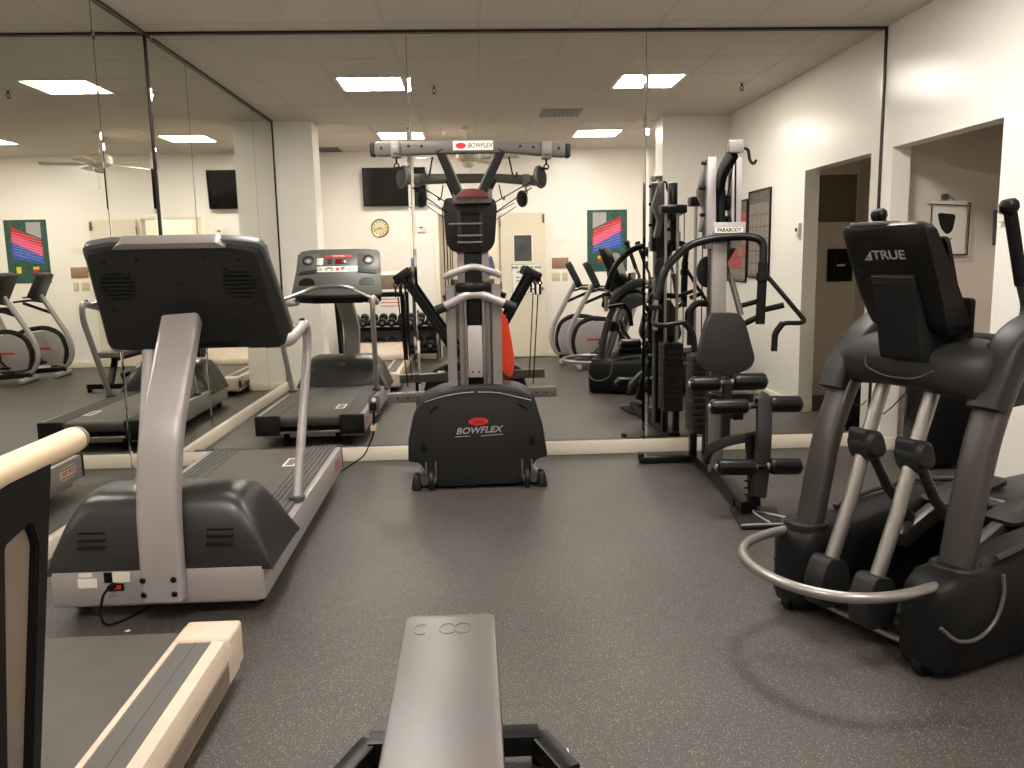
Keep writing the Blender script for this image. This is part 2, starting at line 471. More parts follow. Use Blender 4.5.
FX, FY = 2.12, -4.12
t = thing('ceiling_fan', 'white ceiling fan hanging from a rod behind the bench', 'fan', (FX, FY, H))
bm = nb(); lathe(bm, [(.065, 0), (.06, -.03), (.02, -.06)], (FX, FY, H), (0, 0, 1)); cyl(bm, (FX, FY, H - .05), (FX, FY, 2.70), .013); obj('down_rod', bm, 'fan', t)
bm = nb(); lathe(bm, [(.03, .10), (.11, .085), (.14, .05), (.14, -.02), (.10, -.05), (.07, -.06)], (FX, FY, 2.62), (0, 0, 1)); obj('motor', bm, 'fan', t)
bm = nb(); lathe(bm, [(.07, 0), (.075, -.02), (.06, -.05), (.03, -.06)], (FX, FY, 2.56), (0, 0, 1)); obj('switch_housing', bm, 'fan', t)
for k in range(5):
    a = 2 * PI * k / 5 + .35; Mk = Matrix.Translation((FX, FY, 2.595)) @ Matrix.Rotation(a, 4, 'Z') @ Matrix.Rotation(.2, 4, 'X')
    bm = nb(); prism(bm, rounded([(.2, -.05), (.62, -.068), (.62, .068), (.2, .05)], .03), 'z', -.003, .003, M=Mk); bl = obj('blade', bm, 'fan', t)
    bm = nb(); prism(bm, [(.1, -.015), (.24, -.03), (.24, .03), (.1, .015)], 'z', -.006, -.003, M=Mk); obj('blade_iron', bm, 'fan', bl)
bm = nb(); tube(bm, [(FX + .03, FY, 2.51), (FX + .03, FY, 2.33)], .002, 6); ball(bm, (FX + .03, FY, 2.325), .008); obj('pull_chain', bm, 'brass', t)

# ------------------------------------------------------------------ back wall things
t = thing('wall_television', 'black flat television mounted high on the back wall', 'television', (1.07, YB + .05, 2.2))
Mt = Matrix.Translation((1.07, YB + .11, 2.46)) @ Matrix.Rotation(-.10, 4, 'X')
bm = nb(); box(bm, (-.44, -.02, -.265), (.44, .022, .265), .006, M=Mt); obj('housing', bm, 'chard', t)
bm = nb(); box(bm, (-.425, .0225, -.25), (.425, .024, .25), M=Mt); obj('screen', bm, 'screen', t)
bm = nb(); box(bm, (.97, YB, 2.36), (1.17, YB + .08, 2.56), .004); obj('wall_bracket', bm, 'black', t)

t = thing('wall_clock', 'round cream wall clock below the television', 'clock', (.835, YB, 1.9))
bm = nb(); lathe(bm, [(.125, 0), (.128, .02), (.118, .034), (.108, .03), (.106, .02)], (.835, YB, 1.9), (0, 1, 0), 32); obj('rim', bm, 'brass', t)
bm = nb(); lathe(bm, [(.107, .019), (.107, .022)], (.835, YB, 1.9), (0, 1, 0), 32); obj('face', bm, 'clock', t)
for k in range(12):
    a = PI / 6 * k; bm = nb(); box(bm, (-.004, .0222, .076), (.004, .024, .1), M=Matrix.Translation((.835, YB, 1.9)) @ Matrix.Rotation(a, 4, 'Y'))
    obj('hour_mark', bm, 'blackp', t)
for L, a in ((.055, 2.2), (.085, -2.0)):
    bm = nb(); box(bm, (-.004, .024, -.012), (.004, .026, L), M=Matrix.Translation((.835, YB, 1.9)) @ Matrix.Rotation(a, 4, 'Y')); obj('hand', bm, 'blackp', t)

t = thing('thermostat', 'small white thermostat on the back wall right of the clock', 'thermostat', (1.42, YB, 1.88))
bm = nb(); box(bm, (1.36, YB, 1.83), (1.48, YB + .03, 1.93), .008, 3); obj('body', bm, 'whitep', t)
bm = nb(); box(bm, (1.395, YB + .03, 1.885), (1.445, YB + .0315, 1.905)); obj('display', bm, 'grey', t)
bm = nb(); box(bm, (1.35, YB, 1.82), (1.49, YB + .006, 1.94), .002, 1); obj('mount_plate', bm, 'whitep', t)

# open door leaf
t = thing('door_leaf', 'white door leaf with a small window and rules sign, open against the back wall', 'door', (2.55, YB + .06, 0))
y0, y1 = YB + .025, YB + .07
bm = nb()
for a, b in (((2.55, .012), (2.735, 2.075)), ((3.0, .012), (3.19, 2.075)), ((2.735, .012), (3.0, 1.385)), ((2.735, 1.765), (3.0, 2.075))):
    box(bm, (a[0], y0, a[1]), (b[0], y1, b[1]))
obj('leaf', bm, 'door', t)
bm = nb(); box(bm, (2.735, y0 + .01, 1.385), (3.0, y1 - .012, 1.765)); obj('window_pane', bm, 'glassd', t, local=False)
bm = nb()
for a, b in (((2.725, 1.375), (2.742, 1.775)), ((2.993, 1.375), (3.015, 1.775)), ((2.742, 1.375), (2.993, 1.392)), ((2.742, 1.758), (2.993, 1.775))): box(bm, (a[0], y1, a[1]), (b[0], y1 + .008, b[1]), .002, 1)
obj('window_bead', bm, 'base', t)
sg = nb(); box(sg, (2.69, y1, .90), (3.135, y1 + .004, 1.36), .001, 1); sg = obj('rules_sign', sg, 'white', t)
bm = nb()
for a, b in (((2.70, .91), (2.706, 1.35)), ((3.119, .91), (3.125, 1.35)), ((2.706, .91), (3.119, .916)), ((2.706, 1.344), (3.119, 1.35))): box(bm, (a[0], y1 + .004, a[1]), (b[0], y1 + .0048, b[1]))
obj('border_line', bm, 'blackp', sg)
bm = nb()
for zz, hh, words in ((1.30, .034, (.10, .07, .10, .08)), (1.235, .030, (.06, .10, .07)), (1.16, .022, (.05, .12, .08)), (1.11, .022, (.11, .05, .09)), (1.04, .022, (.08, .08)), (.99, .022, (.05, .10, .08)), (.945, .018, (.09, .07))):
    x = 2.912 - (sum(words) + .02 * (len(words) - 1)) / 2
    for w in words:
        n = max(2, int(w / .02))
        for i in range(n): box(bm, (x + w * i / n, y1 + .004, zz - hh / 2 * (.7 if i % 3 == 1 else 1)), (x + w * i / n + w / n * .66, y1 + .0048, zz + hh / 2))
        x += w + .02
obj('sign_lettering', bm, 'blackp', sg)
for zz in (.25, 1.05, 1.93):
    bm = nb(); cyl(bm, (2.548, y1 + .004, zz - .05), (2.548, y1 + .004, zz + .05), .008); obj('hinge', bm, 'silver2', t)
bm = nb(); box(bm, (3.155, y1, 1.93), (3.18, y1 + .03, 2.05), .004); obj('door_closer', bm, 'silver2', t)
bm = nb(); cyl(bm, (3.13, y1, 1.0), (3.13, y1 + .045, 1.0), .011); ball(bm, (3.13, y1 + .06, 1.0), .027, (1, .75, 1)); obj('knob', bm, 'brass', t)

def wall_plate(name, lab, cat, x0, x1, z0, z1, m, d=.008, grp=None):
    bm = nb(); box(bm, (x0, YB, z0), (x1, YB + d, z1), .003); return tag(obj(name, bm, m), lab, cat, grp)
wall_plate('wall_plaque', 'brown plaque on the back wall right of the open door', 'sign', 3.29, 3.53, 1.28, 1.43, 'plaq', .012)
bm = nb(); prism(bm, [(3.41 + .10 * math.cos(a * PI / 12), 1.66 + .055 * math.sin(a * PI / 12)) for a in range(24)], 'y', YB, YB + .004); tag(obj('wall_sign', bm, 'whitep'), 'pale oval sign above the brown plaque on the back wall', 'sign')
for x0, x1, lab, w in ((3.29, 3.405, 'double light switch below the brown plaque', 2), (3.44, 3.515, 'single light switch nearer the chart poster', 1)):
    t = thing('light_switch', lab, 'switch', ((x0 + x1) / 2, YB, 1.15), group='light switches on the back wall')
    bm = nb(); box(bm, (x0, YB, 1.095), (x1, YB + .006, 1.215), .003); obj('cover_plate', bm, 'beige', t)
    for k in range(w):
        c = x0 + (x1 - x0) * (k + .5) / w; bm = nb(); box(bm, (c - .006, YB + .006, 1.143), (c + .006, YB + .016, 1.167), .002); obj('toggle', bm, 'whitep', t)

# heart-rate chart
t = thing('wall_poster', 'green bordered heart rate chart with red, pink and blue bands', 'poster', (4.10, YB, 1.66))
bm = nb(); box(bm, (3.806, YB, 1.219), (4.388, YB + .006, 2.10)); obj('sheet', bm, 'chart', t)
def band(pts, m, h=.0012, nm='colour_band'):
    b = nb(); prism(b, [(4.388 - p[0] * .582, 1.219 + p[1] * .881) for p in pts], 'y', YB + .006, YB + .006 + h); return obj(nm, b, m, t)
band([(.16, .80), (.86, .56), (.86, .66), (.16, .90)], 'cred'); band([(.14, .66), (.86, .42), (.86, .56), (.16, .80)], 'cpink')
band([(.14, .52), (.86, .36), (.86, .42), (.14, .66)], 'cblue'); band([(.14, .40), (.86, .30), (.86, .36), (.14, .52)], 'cblue')
band([(.52, .80), (.86, .70), (.86, .96), (.52, .96)], 'cgrey', .0008, 'text_panel'); band([(.20, .16), (.31, .16), (.31, .26), (.20, .26)], 'cyel', .001, 'key_box')
band([(.60, .16), (.74, .16), (.74, .21), (.60, .21)], 'cred', .001, 'key_box'); band([(.60, .215), (.74, .215), (.74, .26), (.60, .26)], 'cyel', .001, 'key_box')
b = nb()
for k in range(9):
    z = 1.219 + .881 * (.40 + .043 * k); prism(b, [(3.90, z - .05), (4.28, z + .055), (4.28, z + .0572), (3.90, z - .0478)], 'y', YB + .0072, YB + .0078)
obj('chart_line', b, 'white', t)

# notice above the dumbbell rack
t = thing('wall_notice', 'pale paper notice with red lines above the dumbbell rack', 'notice', (.95, YB, .9))
bm = nb(); box(bm, (.74, YB, .74), (1.12, YB + .003, .98)); obj('paper', bm, 'white', t)
bm = nb()
for k in range(4): box(bm, (.80, YB + .003, .78 + .05 * k), (1.06, YB + .0036, .792 + .05 * k))
obj('printed_line', bm, 'red', t)

# dumbbell rack with two rows of dumbbells
RX0, RX1, RY = .36, 1.62, YB + .32
t = thing('dumbbell_rack', 'two tier steel dumbbell rack standing below the clock', 'rack', ((RX0 + RX1) / 2, RY, 0))
for x in (RX0, RX1):
    bm = nb(); bar(bm, [(x, RY - .24, .02), (x, RY + .22, .02)], .07, .04); bar(bm, [(x, RY - .18, .03), (x, RY - .06, .72)], .07, .05, up=(0, 1, 0)); prism(bm, rounded([(RY - .2, .04), (RY + .17, .04), (RY + .15, .30), (RY + .02, .62), (RY - .12, .66)], .03), 'x', x - .012, x + .012); obj('side_frame', bm, 'silver2', t)
SH = ((.545, RY + .02), (.22, RY + .09))
for z, y in SH:
    bm = nb(); Ms = Matrix.Translation((0, y, z)) @ Matrix.Rotation(-.25, 4, 'X')
    box(bm, (RX0, -.13, -.05), (RX1, -.09, -.004), .004, M=Ms); obj('shelf_rail', bm, 'black', t); bm = nb(); box(bm, (RX0, .09, -.05), (RX1, .125, -.004), .004, M=Ms); obj('shelf_rail', bm, 'black', t)
bm = nb(); box(bm, (RX0, RY - .16, .10), (RX1, RY - .15, .50)); obj('back_panel', bm, 'silver2', t)
def dumbbell(r, hw):
    b = nb(); 
    for s in (-1, 1): lathe(b, [(r * .8, 0), (r, .012), (r, hw - .012), (r * .8, hw)], (0, s * .065 + (0 if s > 0 else -hw), 0), (0, 1, 0), 12)
    k = len(b.faces); cyl(b, (0, -.07, 0), (0, .07, 0), .016); 
    b.faces.ensure_lookup_table()
    for f in b.faces[k:]: f.material_index = 1
    b.faces.ensure_lookup_table()
    for s in (-1, 1):
        k2 = len(b.faces); cyl(b, (0, s * (.065 + hw), 0), (0, s * (.072 + hw), 0), r * .35); b.faces.ensure_lookup_table()
        for f in b.faces[k2:]: f.material_index = 1
    return obj('dumbbell', b, ['iron', 'chrome'])
NUM = ['first', 'second', 'third', 'fourth', 'fifth', 'sixth', 'seventh', 'eighth', 'ninth']
d0 = dumbbell(.062, .075); d1 = dumbbell(.068, .085)
for row, (src, n) in enumerate(((d0, 9), (d1, 7))):
    z, y = SH[row]
    for k in range(n):
        o = src if k == 0 else src.copy()
        if k: C.objects.link(o)
        o.location = (RX1 - .1 - (RX1 - RX0 - .2) * k / (n - 1), y + .016, z + (.065 if row == 0 else .071)); o.rotation_euler = (-.25, 0, 0)
        o['label'] = f"{NUM[k]} black dumbbell from the doorway end on the {'upper' if row == 0 else 'lower'} tier of the rack"
        o['category'] = 'dumbbell'; o['group'] = 'dumbbells on the ' + ('upper' if row == 0 else 'lower') + ' tier'

# ------------------------------------------------------------------ right wall things
def right_poster(y0, y1, z0, z1, lab, cols, red):
    t = thing('wall_poster', lab, 'poster', (W, (y0 + y1) / 2, (z0 + z1) / 2), group='exercise posters on the right wall')
    bm = nb(); f = .016
    for a, b in (((y0, z0), (y1, z0 + f)), ((y0, z1 - f), (y1, z1)), ((y0, z0 + f), (y0 + f, z1 - f)), ((y1 - f, z0 + f), (y1, z1 - f))): box(bm, (W - .018, *a), (W, *b), .003, 1)
    obj('frame', bm, 'chard', t)
    bm = nb(); box(bm, (W - .010, y0 + f, z0 + f), (W - .002, y1 - f, z1 - f)); sh = obj('sheet', bm, 'post', t)
    bl, br = nb(), nb(); hh = (z1 - z0 - .16) / 6
    for i in range(cols):
        for j in range(6):
            ya = y0 + .03 + (y1 - y0 - .06) * i / cols; yb = ya + (y1 - y0 - .06) / cols - .012; za = z0 + .04 + hh * j
            isred = red and j in (1, 2, 4, 5) and (i + j) % 5 != 0
            box(br if isred else bl, (W - .0112, ya, za), (W - .010, yb, za + hh - .014))
    obj('picture_cell', bl, 'posl', sh); 
    if red: obj('picture_cell', br, 'posr', sh)
    else: br.free()
right_poster(-2.79, -2.15, 1.18, 2.065, 'grey framed exercise chart nearer the opening on the right wall', 5, False)
right_poster(-3.48, -2.83, 1.125, 2.0, 'framed exercise chart with red pictures beside the right pilaster', 5, True)
t = thing('wall_switch', 'white switch box on the right wall beside the opening', 'switch', (W, -1.43, 1.63))
bm = nb(); box(bm, (W - .03, -1.47, 1.57), (W, -1.395, 1.69), .004); obj('cover_plate', bm, 'whitep', t)
bm = nb(); box(bm, (W - .042, -1.445, 1.615), (W - .03, -1.42, 1.645), .003); obj('toggle', bm, 'grey', t)

# store-room things
def wire_rack(x0, x1, z0, z1, yy, lab, M=None):
    t = thing('wall_file_holder', lab, 'file holder', ((x0 + x1) / 2, yy, z0), group='wire file holders in the store room')
    bm = nb(); r = .004; d = .05
    for a, b in (((x0, z0), (x1, z0)), ((x0, z0), (x0 - .0, z1)), ((x1, z0), (x1, z1)), ((x0, z1), (x1, z1 - .02))):
        tube(bm, [(a[0], yy - d, a[1]), (b[0], yy - d, b[1])], r, 8)
    for x in (x0, x1):
        for z in (z0, z1): tube(bm, [(x, yy, z), (x, yy - d, z)], r, 8)
    obj('wire_frame', bm, 'black', t)
    bm = nb(); box(bm, (x0 + .012, yy - .035, z0 + .006), (x1 - .012, yy - .02, z1 + .02)); pp = obj('booklet', bm, 'white', t)
    xm = (x0 + x1) / 2; bm = nb(); prism(bm, rounded([(xm - .09, z1 - .06), (xm + .05, z1 - .075), (xm + .03, z1 - .19), (xm - .01, z1 - .22), (xm - .06, z1 - .17)], .03), 'y', yy - .0362, yy - .035); box(bm, (xm - .03, yy - .0362, z1 - .25), (xm + .03, yy - .035, z1 - .243)); obj('printed_picture', bm, 'shroud', pp)
    bm = nb(); tube(bm, [(xm - .07, yy - .03, z1 + .02), (xm - .02, yy - .03, z1 + .07), (xm + .05, yy - .03, z1 + .01)], .003, 6); ball(bm, (xm - .04, yy - .03, z1 + .05), .03, (1, .3, .7)); obj('clip', bm, 'grey', t)
wire_rack(5.40, 5.68, 1.39, 1.75, -.001, 'wire file holder with a printed booklet in the store room')
bm = nb(); prism(bm, [(-.05, 1.70), (-.40, 1.72), (-.34, 1.66), (-.06, 1.45)], 'x', 5.85, 5.93, .004); tag(obj('wall_bin', bm, 'grey'), 'grey wedge shaped wall bin beyond the store room opening', 'bin')
bm = nb(); box(bm, (5.52, -2.2, 1.72), (5.90, -2.185, 2.17), .004); tag(obj('wall_panel', bm, 'hallp'), 'dark brown access panel on the store room wall', 'panel')
t = thing('wall_phone', 'black wall telephone in the store room', 'telephone', (5.75, -2.2, 1.3))
bm = nb(); box(bm, (5.63, -2.2, 1.14), (5.87, -2.14, 1.46), .01); obj('body', bm, 'chard', t)
bm = nb(); box(bm, (5.71, -2.14, 1.29), (5.79, -2.138, 1.31)); obj('label_strip', bm, 'white', t)
bm = nb(); tube(bm, [(5.66, -2.12, 1.20), (5.655, -2.105, 1.3), (5.66, -2.12, 1.42)], .018, 10, .05); obj('handset', bm, 'black', t)

t = thing('floor_cabinet', 'low black floor cabinet standing in the right wall opening behind the elliptical trainer', 'cabinet', (5.235, -.58, 0))
bm = nb(); box(bm, (5.075, -.76, .03), (5.40, -.42, .62), .014, 3); cb = obj('body', bm, 'chard', t)
bm = nb(); box(bm, (5.07, -.75, .05), (5.078, -.43, .60), .004); dr = obj('door', bm, 'black', t)
bm = nb(); box(bm, (5.055, -.47, .30), (5.07, -.45, .46), .004); obj('handle', bm, 'grey', dr)
bm = nb(); box(bm, (5.085, -.4195, .46), (5.17, -.416, .58), .001, 1); obj('vent_plate', bm, 'chrome', t)
for x, y in ((5.1, -.73), (5.37, -.73), (5.1, -.45), (5.37, -.45)):
    bm = nb(); cyl(bm, (x, y, 0), (x, y, .035), .018); obj('foot', bm, 'rubber', t)
bm = nb(); tube(bm, [(5.08, -.42, .46), (5.03, -.36, .36), (5.03, -.22, .27), (5.03, -.10, .28), (5.03, -.018, .34)], .004, 8, .08); tag(obj('power_cord', bm, 'rubber'), 'thin black power cord sagging from the low black cabinet to the front mirror', 'cord')

# ------------------------------------------------------------------ silver treadmill (rider faces the camera)
AX0, AX1, AY0, AY1 = .405, 1.252, -2.60, -.55
AC = (AX0 + AX1) / 2
t = thing('treadmill', 'silver treadmill with a charcoal motor hood, its belt running back to the front mirror', 'treadmill', (AC, -1.5, 0))
bm = nb()
for s in (-1, 1):
    xa, xb = (AX0, AX0 + .05) if s < 0 else (AX1 - .05, AX1)
    prism(bm, rounded([(AY0 - .016, .062), (AY1 - .02, .09), (AY1 - .02, .235), (AY0 + .05, .225), (AY0 - .016, .2)], .012, 3), 'x', xa, xb, .004)
box(bm, (AX0 + .006, AY0 - .02, .064), (AX1 - .006, AY0 + .10, .205), .004, 2)
box(bm, (AX0 + .03, AY0, .05), (AX1 - .03, AY1 - .1, .09), .004)
fr = obj('frame', bm, 'silver', t)
for s in (-1, 1):
    xa, xb = (AX0 + .035, AX0 + .195) if s < 0 else (AX1 - .195, AX1 - .035)
    bm = nb(); box(bm, (xa, AY0 + .5, .20), (xb, AY1, .238), .004)
    for k in range(6):
        x = xa + .012 + (xb - xa - .024) * k / 5; box(bm, (x - .007, AY0 + .5, .236), (x + .007, AY1 - .004, .2445), .002, 1)
    obj('side_rail', bm, 'tread', t)
    bm = nb(); xa, xb = (AX0 - .002, AX0 + .19) if s < 0 else (AX1 - .19, AX1 + .002)
    box(bm, (xa, AY1 - .028, .085), (xb, AY1 + .012, .243), .012, 3); box(bm, (xa + .02, AY1 + .010, .11), (xb - .02, AY1 + .014, .155), .003); ec = obj('end_cap', bm, 'char', t)
    bm = nb()
    for q, z in ((xa + .03, .10), (xb - .03, .225)): cyl(bm, (q, AY1 + .010, z), (q, AY1 + .015, z), .008)
    obj('screw', bm, 'black', ec)
bm = nb(); n0 = []
for k in range(9):
    a = -PI / 2 + PI * k / 8; n0.append((AY1 - .05 + .045 * math.cos(a), .19 + .045 * math.sin(a)))
prism(bm, [(AY0 + .4, .145), *n0, (AY0 + .4, .235)], 'x', AX0 + .195, AX1 - .195); obj('running_belt', bm, 'belt', t)
bm = nb(); box(bm, (AX0 + .19, AY1 - .02, .098), (AX1 - .19, AY1 + .0, .118), .006); obj('rear_bar', bm, 'chrome', t)
for x in (AX0 + .22, AX1 - .22):
    bm = nb(); cyl(bm, (x, AY1 - .08, 0), (x, AY1 - .08, .1), .022); cyl(bm, (x, AY1 - .08, 0), (x, AY1 - .08, .02), .034); obj('levelling_foot', bm, 'rubber', t)
for x in (AX0 + .06, AX1 - .06):
    bm = nb(); cyl(bm, (x - .025, AY0 + .12, .045), (x + .025, AY0 + .12, .045), .045); obj('transport_wheel', bm, 'rubber', t)
bm = nb()
prof = [(-2.615, .19), (-2.612, .30), (-2.598, .42), (-2.555, .49), (-2.46, .515), (-2.36, .515), (-2.25, .48), (-2.16, .39), (-2.10, .235)]
sec = []
for y, z in prof: sec.append((y, z))
tb = bmesh.new(); rows = []
hx = [(-1.0, -.06), (-.97, .35), (-.90, .72), (-.80, .93), (-.66, 1.0), (.66, 1.0), (.80, .93), (.90, .72), (.97, .35), (1.0, -.06)]
hw = (AX1 - AX0) / 2 + .035
for y, z in prof:
    f = (z - .2) / .32; w = hw * (1 - .02 * f)
    rows.append([tb.verts.new((AC + .01 + u * w * (1 - .13 * max(0, v) * f), y, .2 + (z - .2) * max(v, 0) - .01 * (v < 0))) for u, v in hx])
for A, B in zip(rows, rows[1:]):
    for j in range(len(hx) - 1): tb.faces.new((A[j], A[j + 1], B[j + 1], B[j]))
    tb.faces.new((A[-1], A[0], B[0], B[-1]))
tb.faces.new(rows[0][::-1]); tb.faces.new(rows[-1])
bmesh.ops.subdivide_edges(tb, edges=tb.edges[:], cuts=1, smooth=.25, use_grid_fill=True)
merge(bm, tb)
hood = obj('motor_hood', bm, 'hood', t, 50)
for cx in (AC - .25, AC + .26):
    bm = nb()
    for k in range(3): box(bm, (cx - .055, -2.632 + .012 * k, .305 + .027 * k), (cx + .055, -2.60 + .012 * k, .314 + .027 * k), .002, 1)
    obj('vent_slot', bm, 'black', hood)
bm = nb(); prism(bm, [(AC + .045 * math.cos(a * PI / 10), .435 + .015 * math.sin(a * PI / 10)) for a in range(20)], 'y', -2.22, -2.18); obj('badge', bm, 'silver2', hood)
bm = nb()
sweep(bm, fillet([(AC + .040, -2.66, .10), (AC + .045, -2.66, .50), (AC + .065, -2.62, .78), (AC + .03, -2.19, 1.185)], .4, 8), rounded([(-.080, -.04), (.080, -.04), (.080, .04), (-.080, .04)], .02, 3), up=(0, -1, .4))
pc = obj('console_post', bm, 'silver', t)
bm = nb()
for dx in (-.06, .06):
    for z in (.135, .195): cyl(bm, (AC + .035 + dx, -2.70, z), (AC + .035 + dx, -2.71, z), .012)
obj('bolt', bm, 'black', pc)
# labels and switch on the front panel
def aplate(x0, x1, z0, z1, m, nm, par, d=.003):
    b = nb(); box(b, (x0, AY0 - .022 - d, z0), (x1, AY0 - .019, z1), .001, 1); return obj(nm, b, m, par)
aplate(.513, .588, .140, .180, 'white', 'warning_label', fr); aplate(.519, .572, .186, .203, 'whitep', 'warning_label', fr)
aplate(.652, .722, .160, .203, 'whitep', 'rating_label', fr); aplate(.618, .650, .160, .204, 'black', 'power_inlet', fr)
aplate(.638, .694, .126, .155, 'black', 'switch_bezel', fr, .004); aplate(.648, .684, .132, .149, 'red', 'power_switch', fr, .007)
# logo near the end of the right rail, and its twin on the left rail
for s, x in ((1, AX1 + .0002), (-1, AX0 - .0002)):
    bm = nb(); ol = rounded([(-.86, .125), (-.66, .128), (-.66, .205), (-.86, .202)], .036, 6)
    prism(bm, ol, 'x', x, x + s * .001); lg = obj('logo_plate', bm, 'white' if s < 0 else 'silver', fr)
    bm = nb()
    for z in (.138, .192): box(bm, (min(x, x + s * .0018), -.85, z - .004), (max(x, x + s * .0018), -.67, z + .004))
    obj('logo_stripe', bm, 'red', lg)
    text('logo_lettering', 'STAR TRAC', .034, frameM((x + s * .001, -.76, .166), (0, 1, 0) if s > 0 else (0, -1, 0), (0, 0, 1)), 'red', lg, sx=.95, bold=.001)
bm = nb(); box(bm, (AX1 - .275, -1.06, .2355), (AX1 - .20, -.86, .2365)); lb = obj('deck_label', bm, 'white', t)
bm = nb(); box(bm, (AX1 - .262, -1.04, .2366), (AX1 - .213, -.88, .2371)); obj('label_print', bm, 'tan', lb)

# console, built in its own tilted frame: u right, v up the panel, n towards the rider
CV = V((0, -.616, .788)); CN = V((0, .788, .616)); CO = V((AC + .032, -2.085, 1.328))
def cM(n=0): return Matrix(((1, 0, 0, CO.x), (0, CV.y, CN.y, CO.y + CN.y * n), (0, CV.z, CN.z, CO.z + CN.z * n), (0, 0, 0, 1)))
Mc = cM()
bm = nb(); ol = rounded([(-.415, -.265), (.425, -.275), (.385, .25), (.26, .272), (-.26, .272), (-.375, .25)], .035, 4)
prism(bm, ol, 'z', -.03, .012, .008, 2, Mc); con = obj('console', bm, 'grey', t)
bm = nb(); tb = bmesh.new()
o1 = rounded([(-.402, -.25), (-.25, -.262), (-.17, -.222), (.17, -.222), (.25, -.262), (.415, -.26), (.375, .235), (.25, .258), (-.25, .258), (-.375, .235)], .03, 3)
R1 = [tb.verts.new(Mc @ V((x, y, -.020))) for x, y in o1]
NB = lambda y: -.048 - .10 * (.26 - y) / .52
R2 = [tb.verts.new(Mc @ V((x * .985, y * .985, NB(y) + .022))) for x, y in o1]; R3 = [tb.verts.new(Mc @ V((x * .945, y * .95, NB(y)))) for x, y in o1]
for A, B in ((R1, R2), (R2, R3)):
    for j in range(len(A)): tb.faces.new((A[j], A[(j + 1) % len(A)], B[(j + 1) % len(A)], B[j]))
tb.faces.new(R3); tb.faces.new(R1[::-1]); merge(bm, tb)
shell = obj('back_shell', bm, 'char', con, 30)

bm = nb(); prism(bm, rounded([(-.24, .25), (.24, .25), (.20, .280), (-.20, .280)], .012, 3), 'z', -.055, .004, .008, 3, Mc); obj('top_cap', bm, 'silver3', con)
for sx in (-1, 1):
    bm = nb()
    for k in range(7):
        L = .075 * math.sqrt(max(.05, 1 - ((k - 3) / 3.6) ** 2)); yy = .075 + .02 * (k - 3); box(bm, (sx * .26 - L, yy - .003, NB(yy) - .002), (sx * .26 + L, yy + .003, NB(yy) + .004), M=Mc)
    obj('speaker_slot', bm, 'black', shell)
for x, y in ((-.29, .19), (-.2, .13), (-.15, .20), (.13, .20), (.21, .15), (.28, .19), (0, .08), (.03, -.06), (-.16, -.10), (.22, -.10), (-.31, -.04), (.35, -.02)):
    bm = nb(); cyl(bm, Mc @ V((x, y, NB(y) + .004)), Mc @ V((x, y, NB(y) - .002)), .009); obj('screw_hole', bm, 'black', shell)
bm = nb(); box(bm, (-.24, -.275, -.12), (.24, -.13, -.03), .01, M=Mc); obj('neck_cover', bm, 'chard', con)
for sx in (-1, 1):
    bm = nb(); lathe(bm, [(.052, 0), (.055, .008), (.046, .010), (.042, .004)], Mc @ V((sx * .285, .135, .010)), CN); pod = obj('speaker_bezel', bm, 'black', con)
    bm = nb(); lathe(bm, [(.022, 0), (.018, .006)], Mc @ V((sx * .285, .125, .016)), CN); obj('speaker_dome', bm, 'silver', pod)
    bm = nb(); prism(bm, rounded([(sx * .19, .03), (sx * .35, .005), (sx * .365, -.03), (sx * .2, -.01)], .01), 'z', .010, .02, .003, 1, Mc); obj('trim_blade', bm, 'char', con)
    bm = nb(); prism(bm, rounded([(sx * .20, -.155), (sx * .36, -.155), (sx * .345, -.09), (sx * .28, -.065), (sx * .215, -.09)], .03), 'z', .008, .016, M=Mc); obj('cup_holder', bm, 'black', con)
    bm = nb(); box(bm, (sx * .285 - .105, -.02, .010), (sx * .285 + .105, .215, .014), .003, M=Mc); obj('side_panel', bm, 'grey', con)
bm = nb(); prism(bm, rounded([(-.14, .172), (.14, .172), (.12, .20), (-.12, .20)], .01), 'z', .011, .015, M=Mc); hd = obj('header_strip', bm, 'red', con)
text('logo_lettering', 'STAR TRAC', .022, Mc @ frameM((0, .187, .0152), (-1, 0, 0), (0, 1, 0)) @ Matrix.Rotation(PI, 4, 'Y'), 'white', hd, ext=.0003)
bm = nb(); box(bm, (-.03, .095, .011), (.07, .15, .016), .002, M=Mc); obj('display_window', bm, 'dred', con)
bm = nb()
for k in range(3): box(bm, (-.105, .095 + .02 * k, .011), (-.06, .11 + .02 * k, .015), M=Mc)
obj('display_window', bm, 'blackp', con)
bm = nb(); box(bm, (-.20, .0, .011), (.19, .065, .014), .003, M=Mc); box(bm, (-.205, .085, .011), (-.145, .165, .014), .003, M=Mc); kp = obj('key_panel', bm, 'white', con)
bm = nb()
for k, mk in enumerate((-.16, -.11, -.05, .0, .05, .11, .15)): box(bm, (mk - .015, .012, .014), (mk + .015, .05, .0165), .003, M=Mc)
obj('key', bm, 'silver', kp)
bm = nb()
for x in (-.08, .045): box(bm, (x - .022, .035, .0165), (x + .022, .05, .018), M=Mc)
obj('speed_key', bm, 'blackp', kp)
bm = nb(); box(bm, (-.015, .014, .014), (.012, .05, .0172), .003, M=Mc); obj('stop_key', bm, 'red', kp)
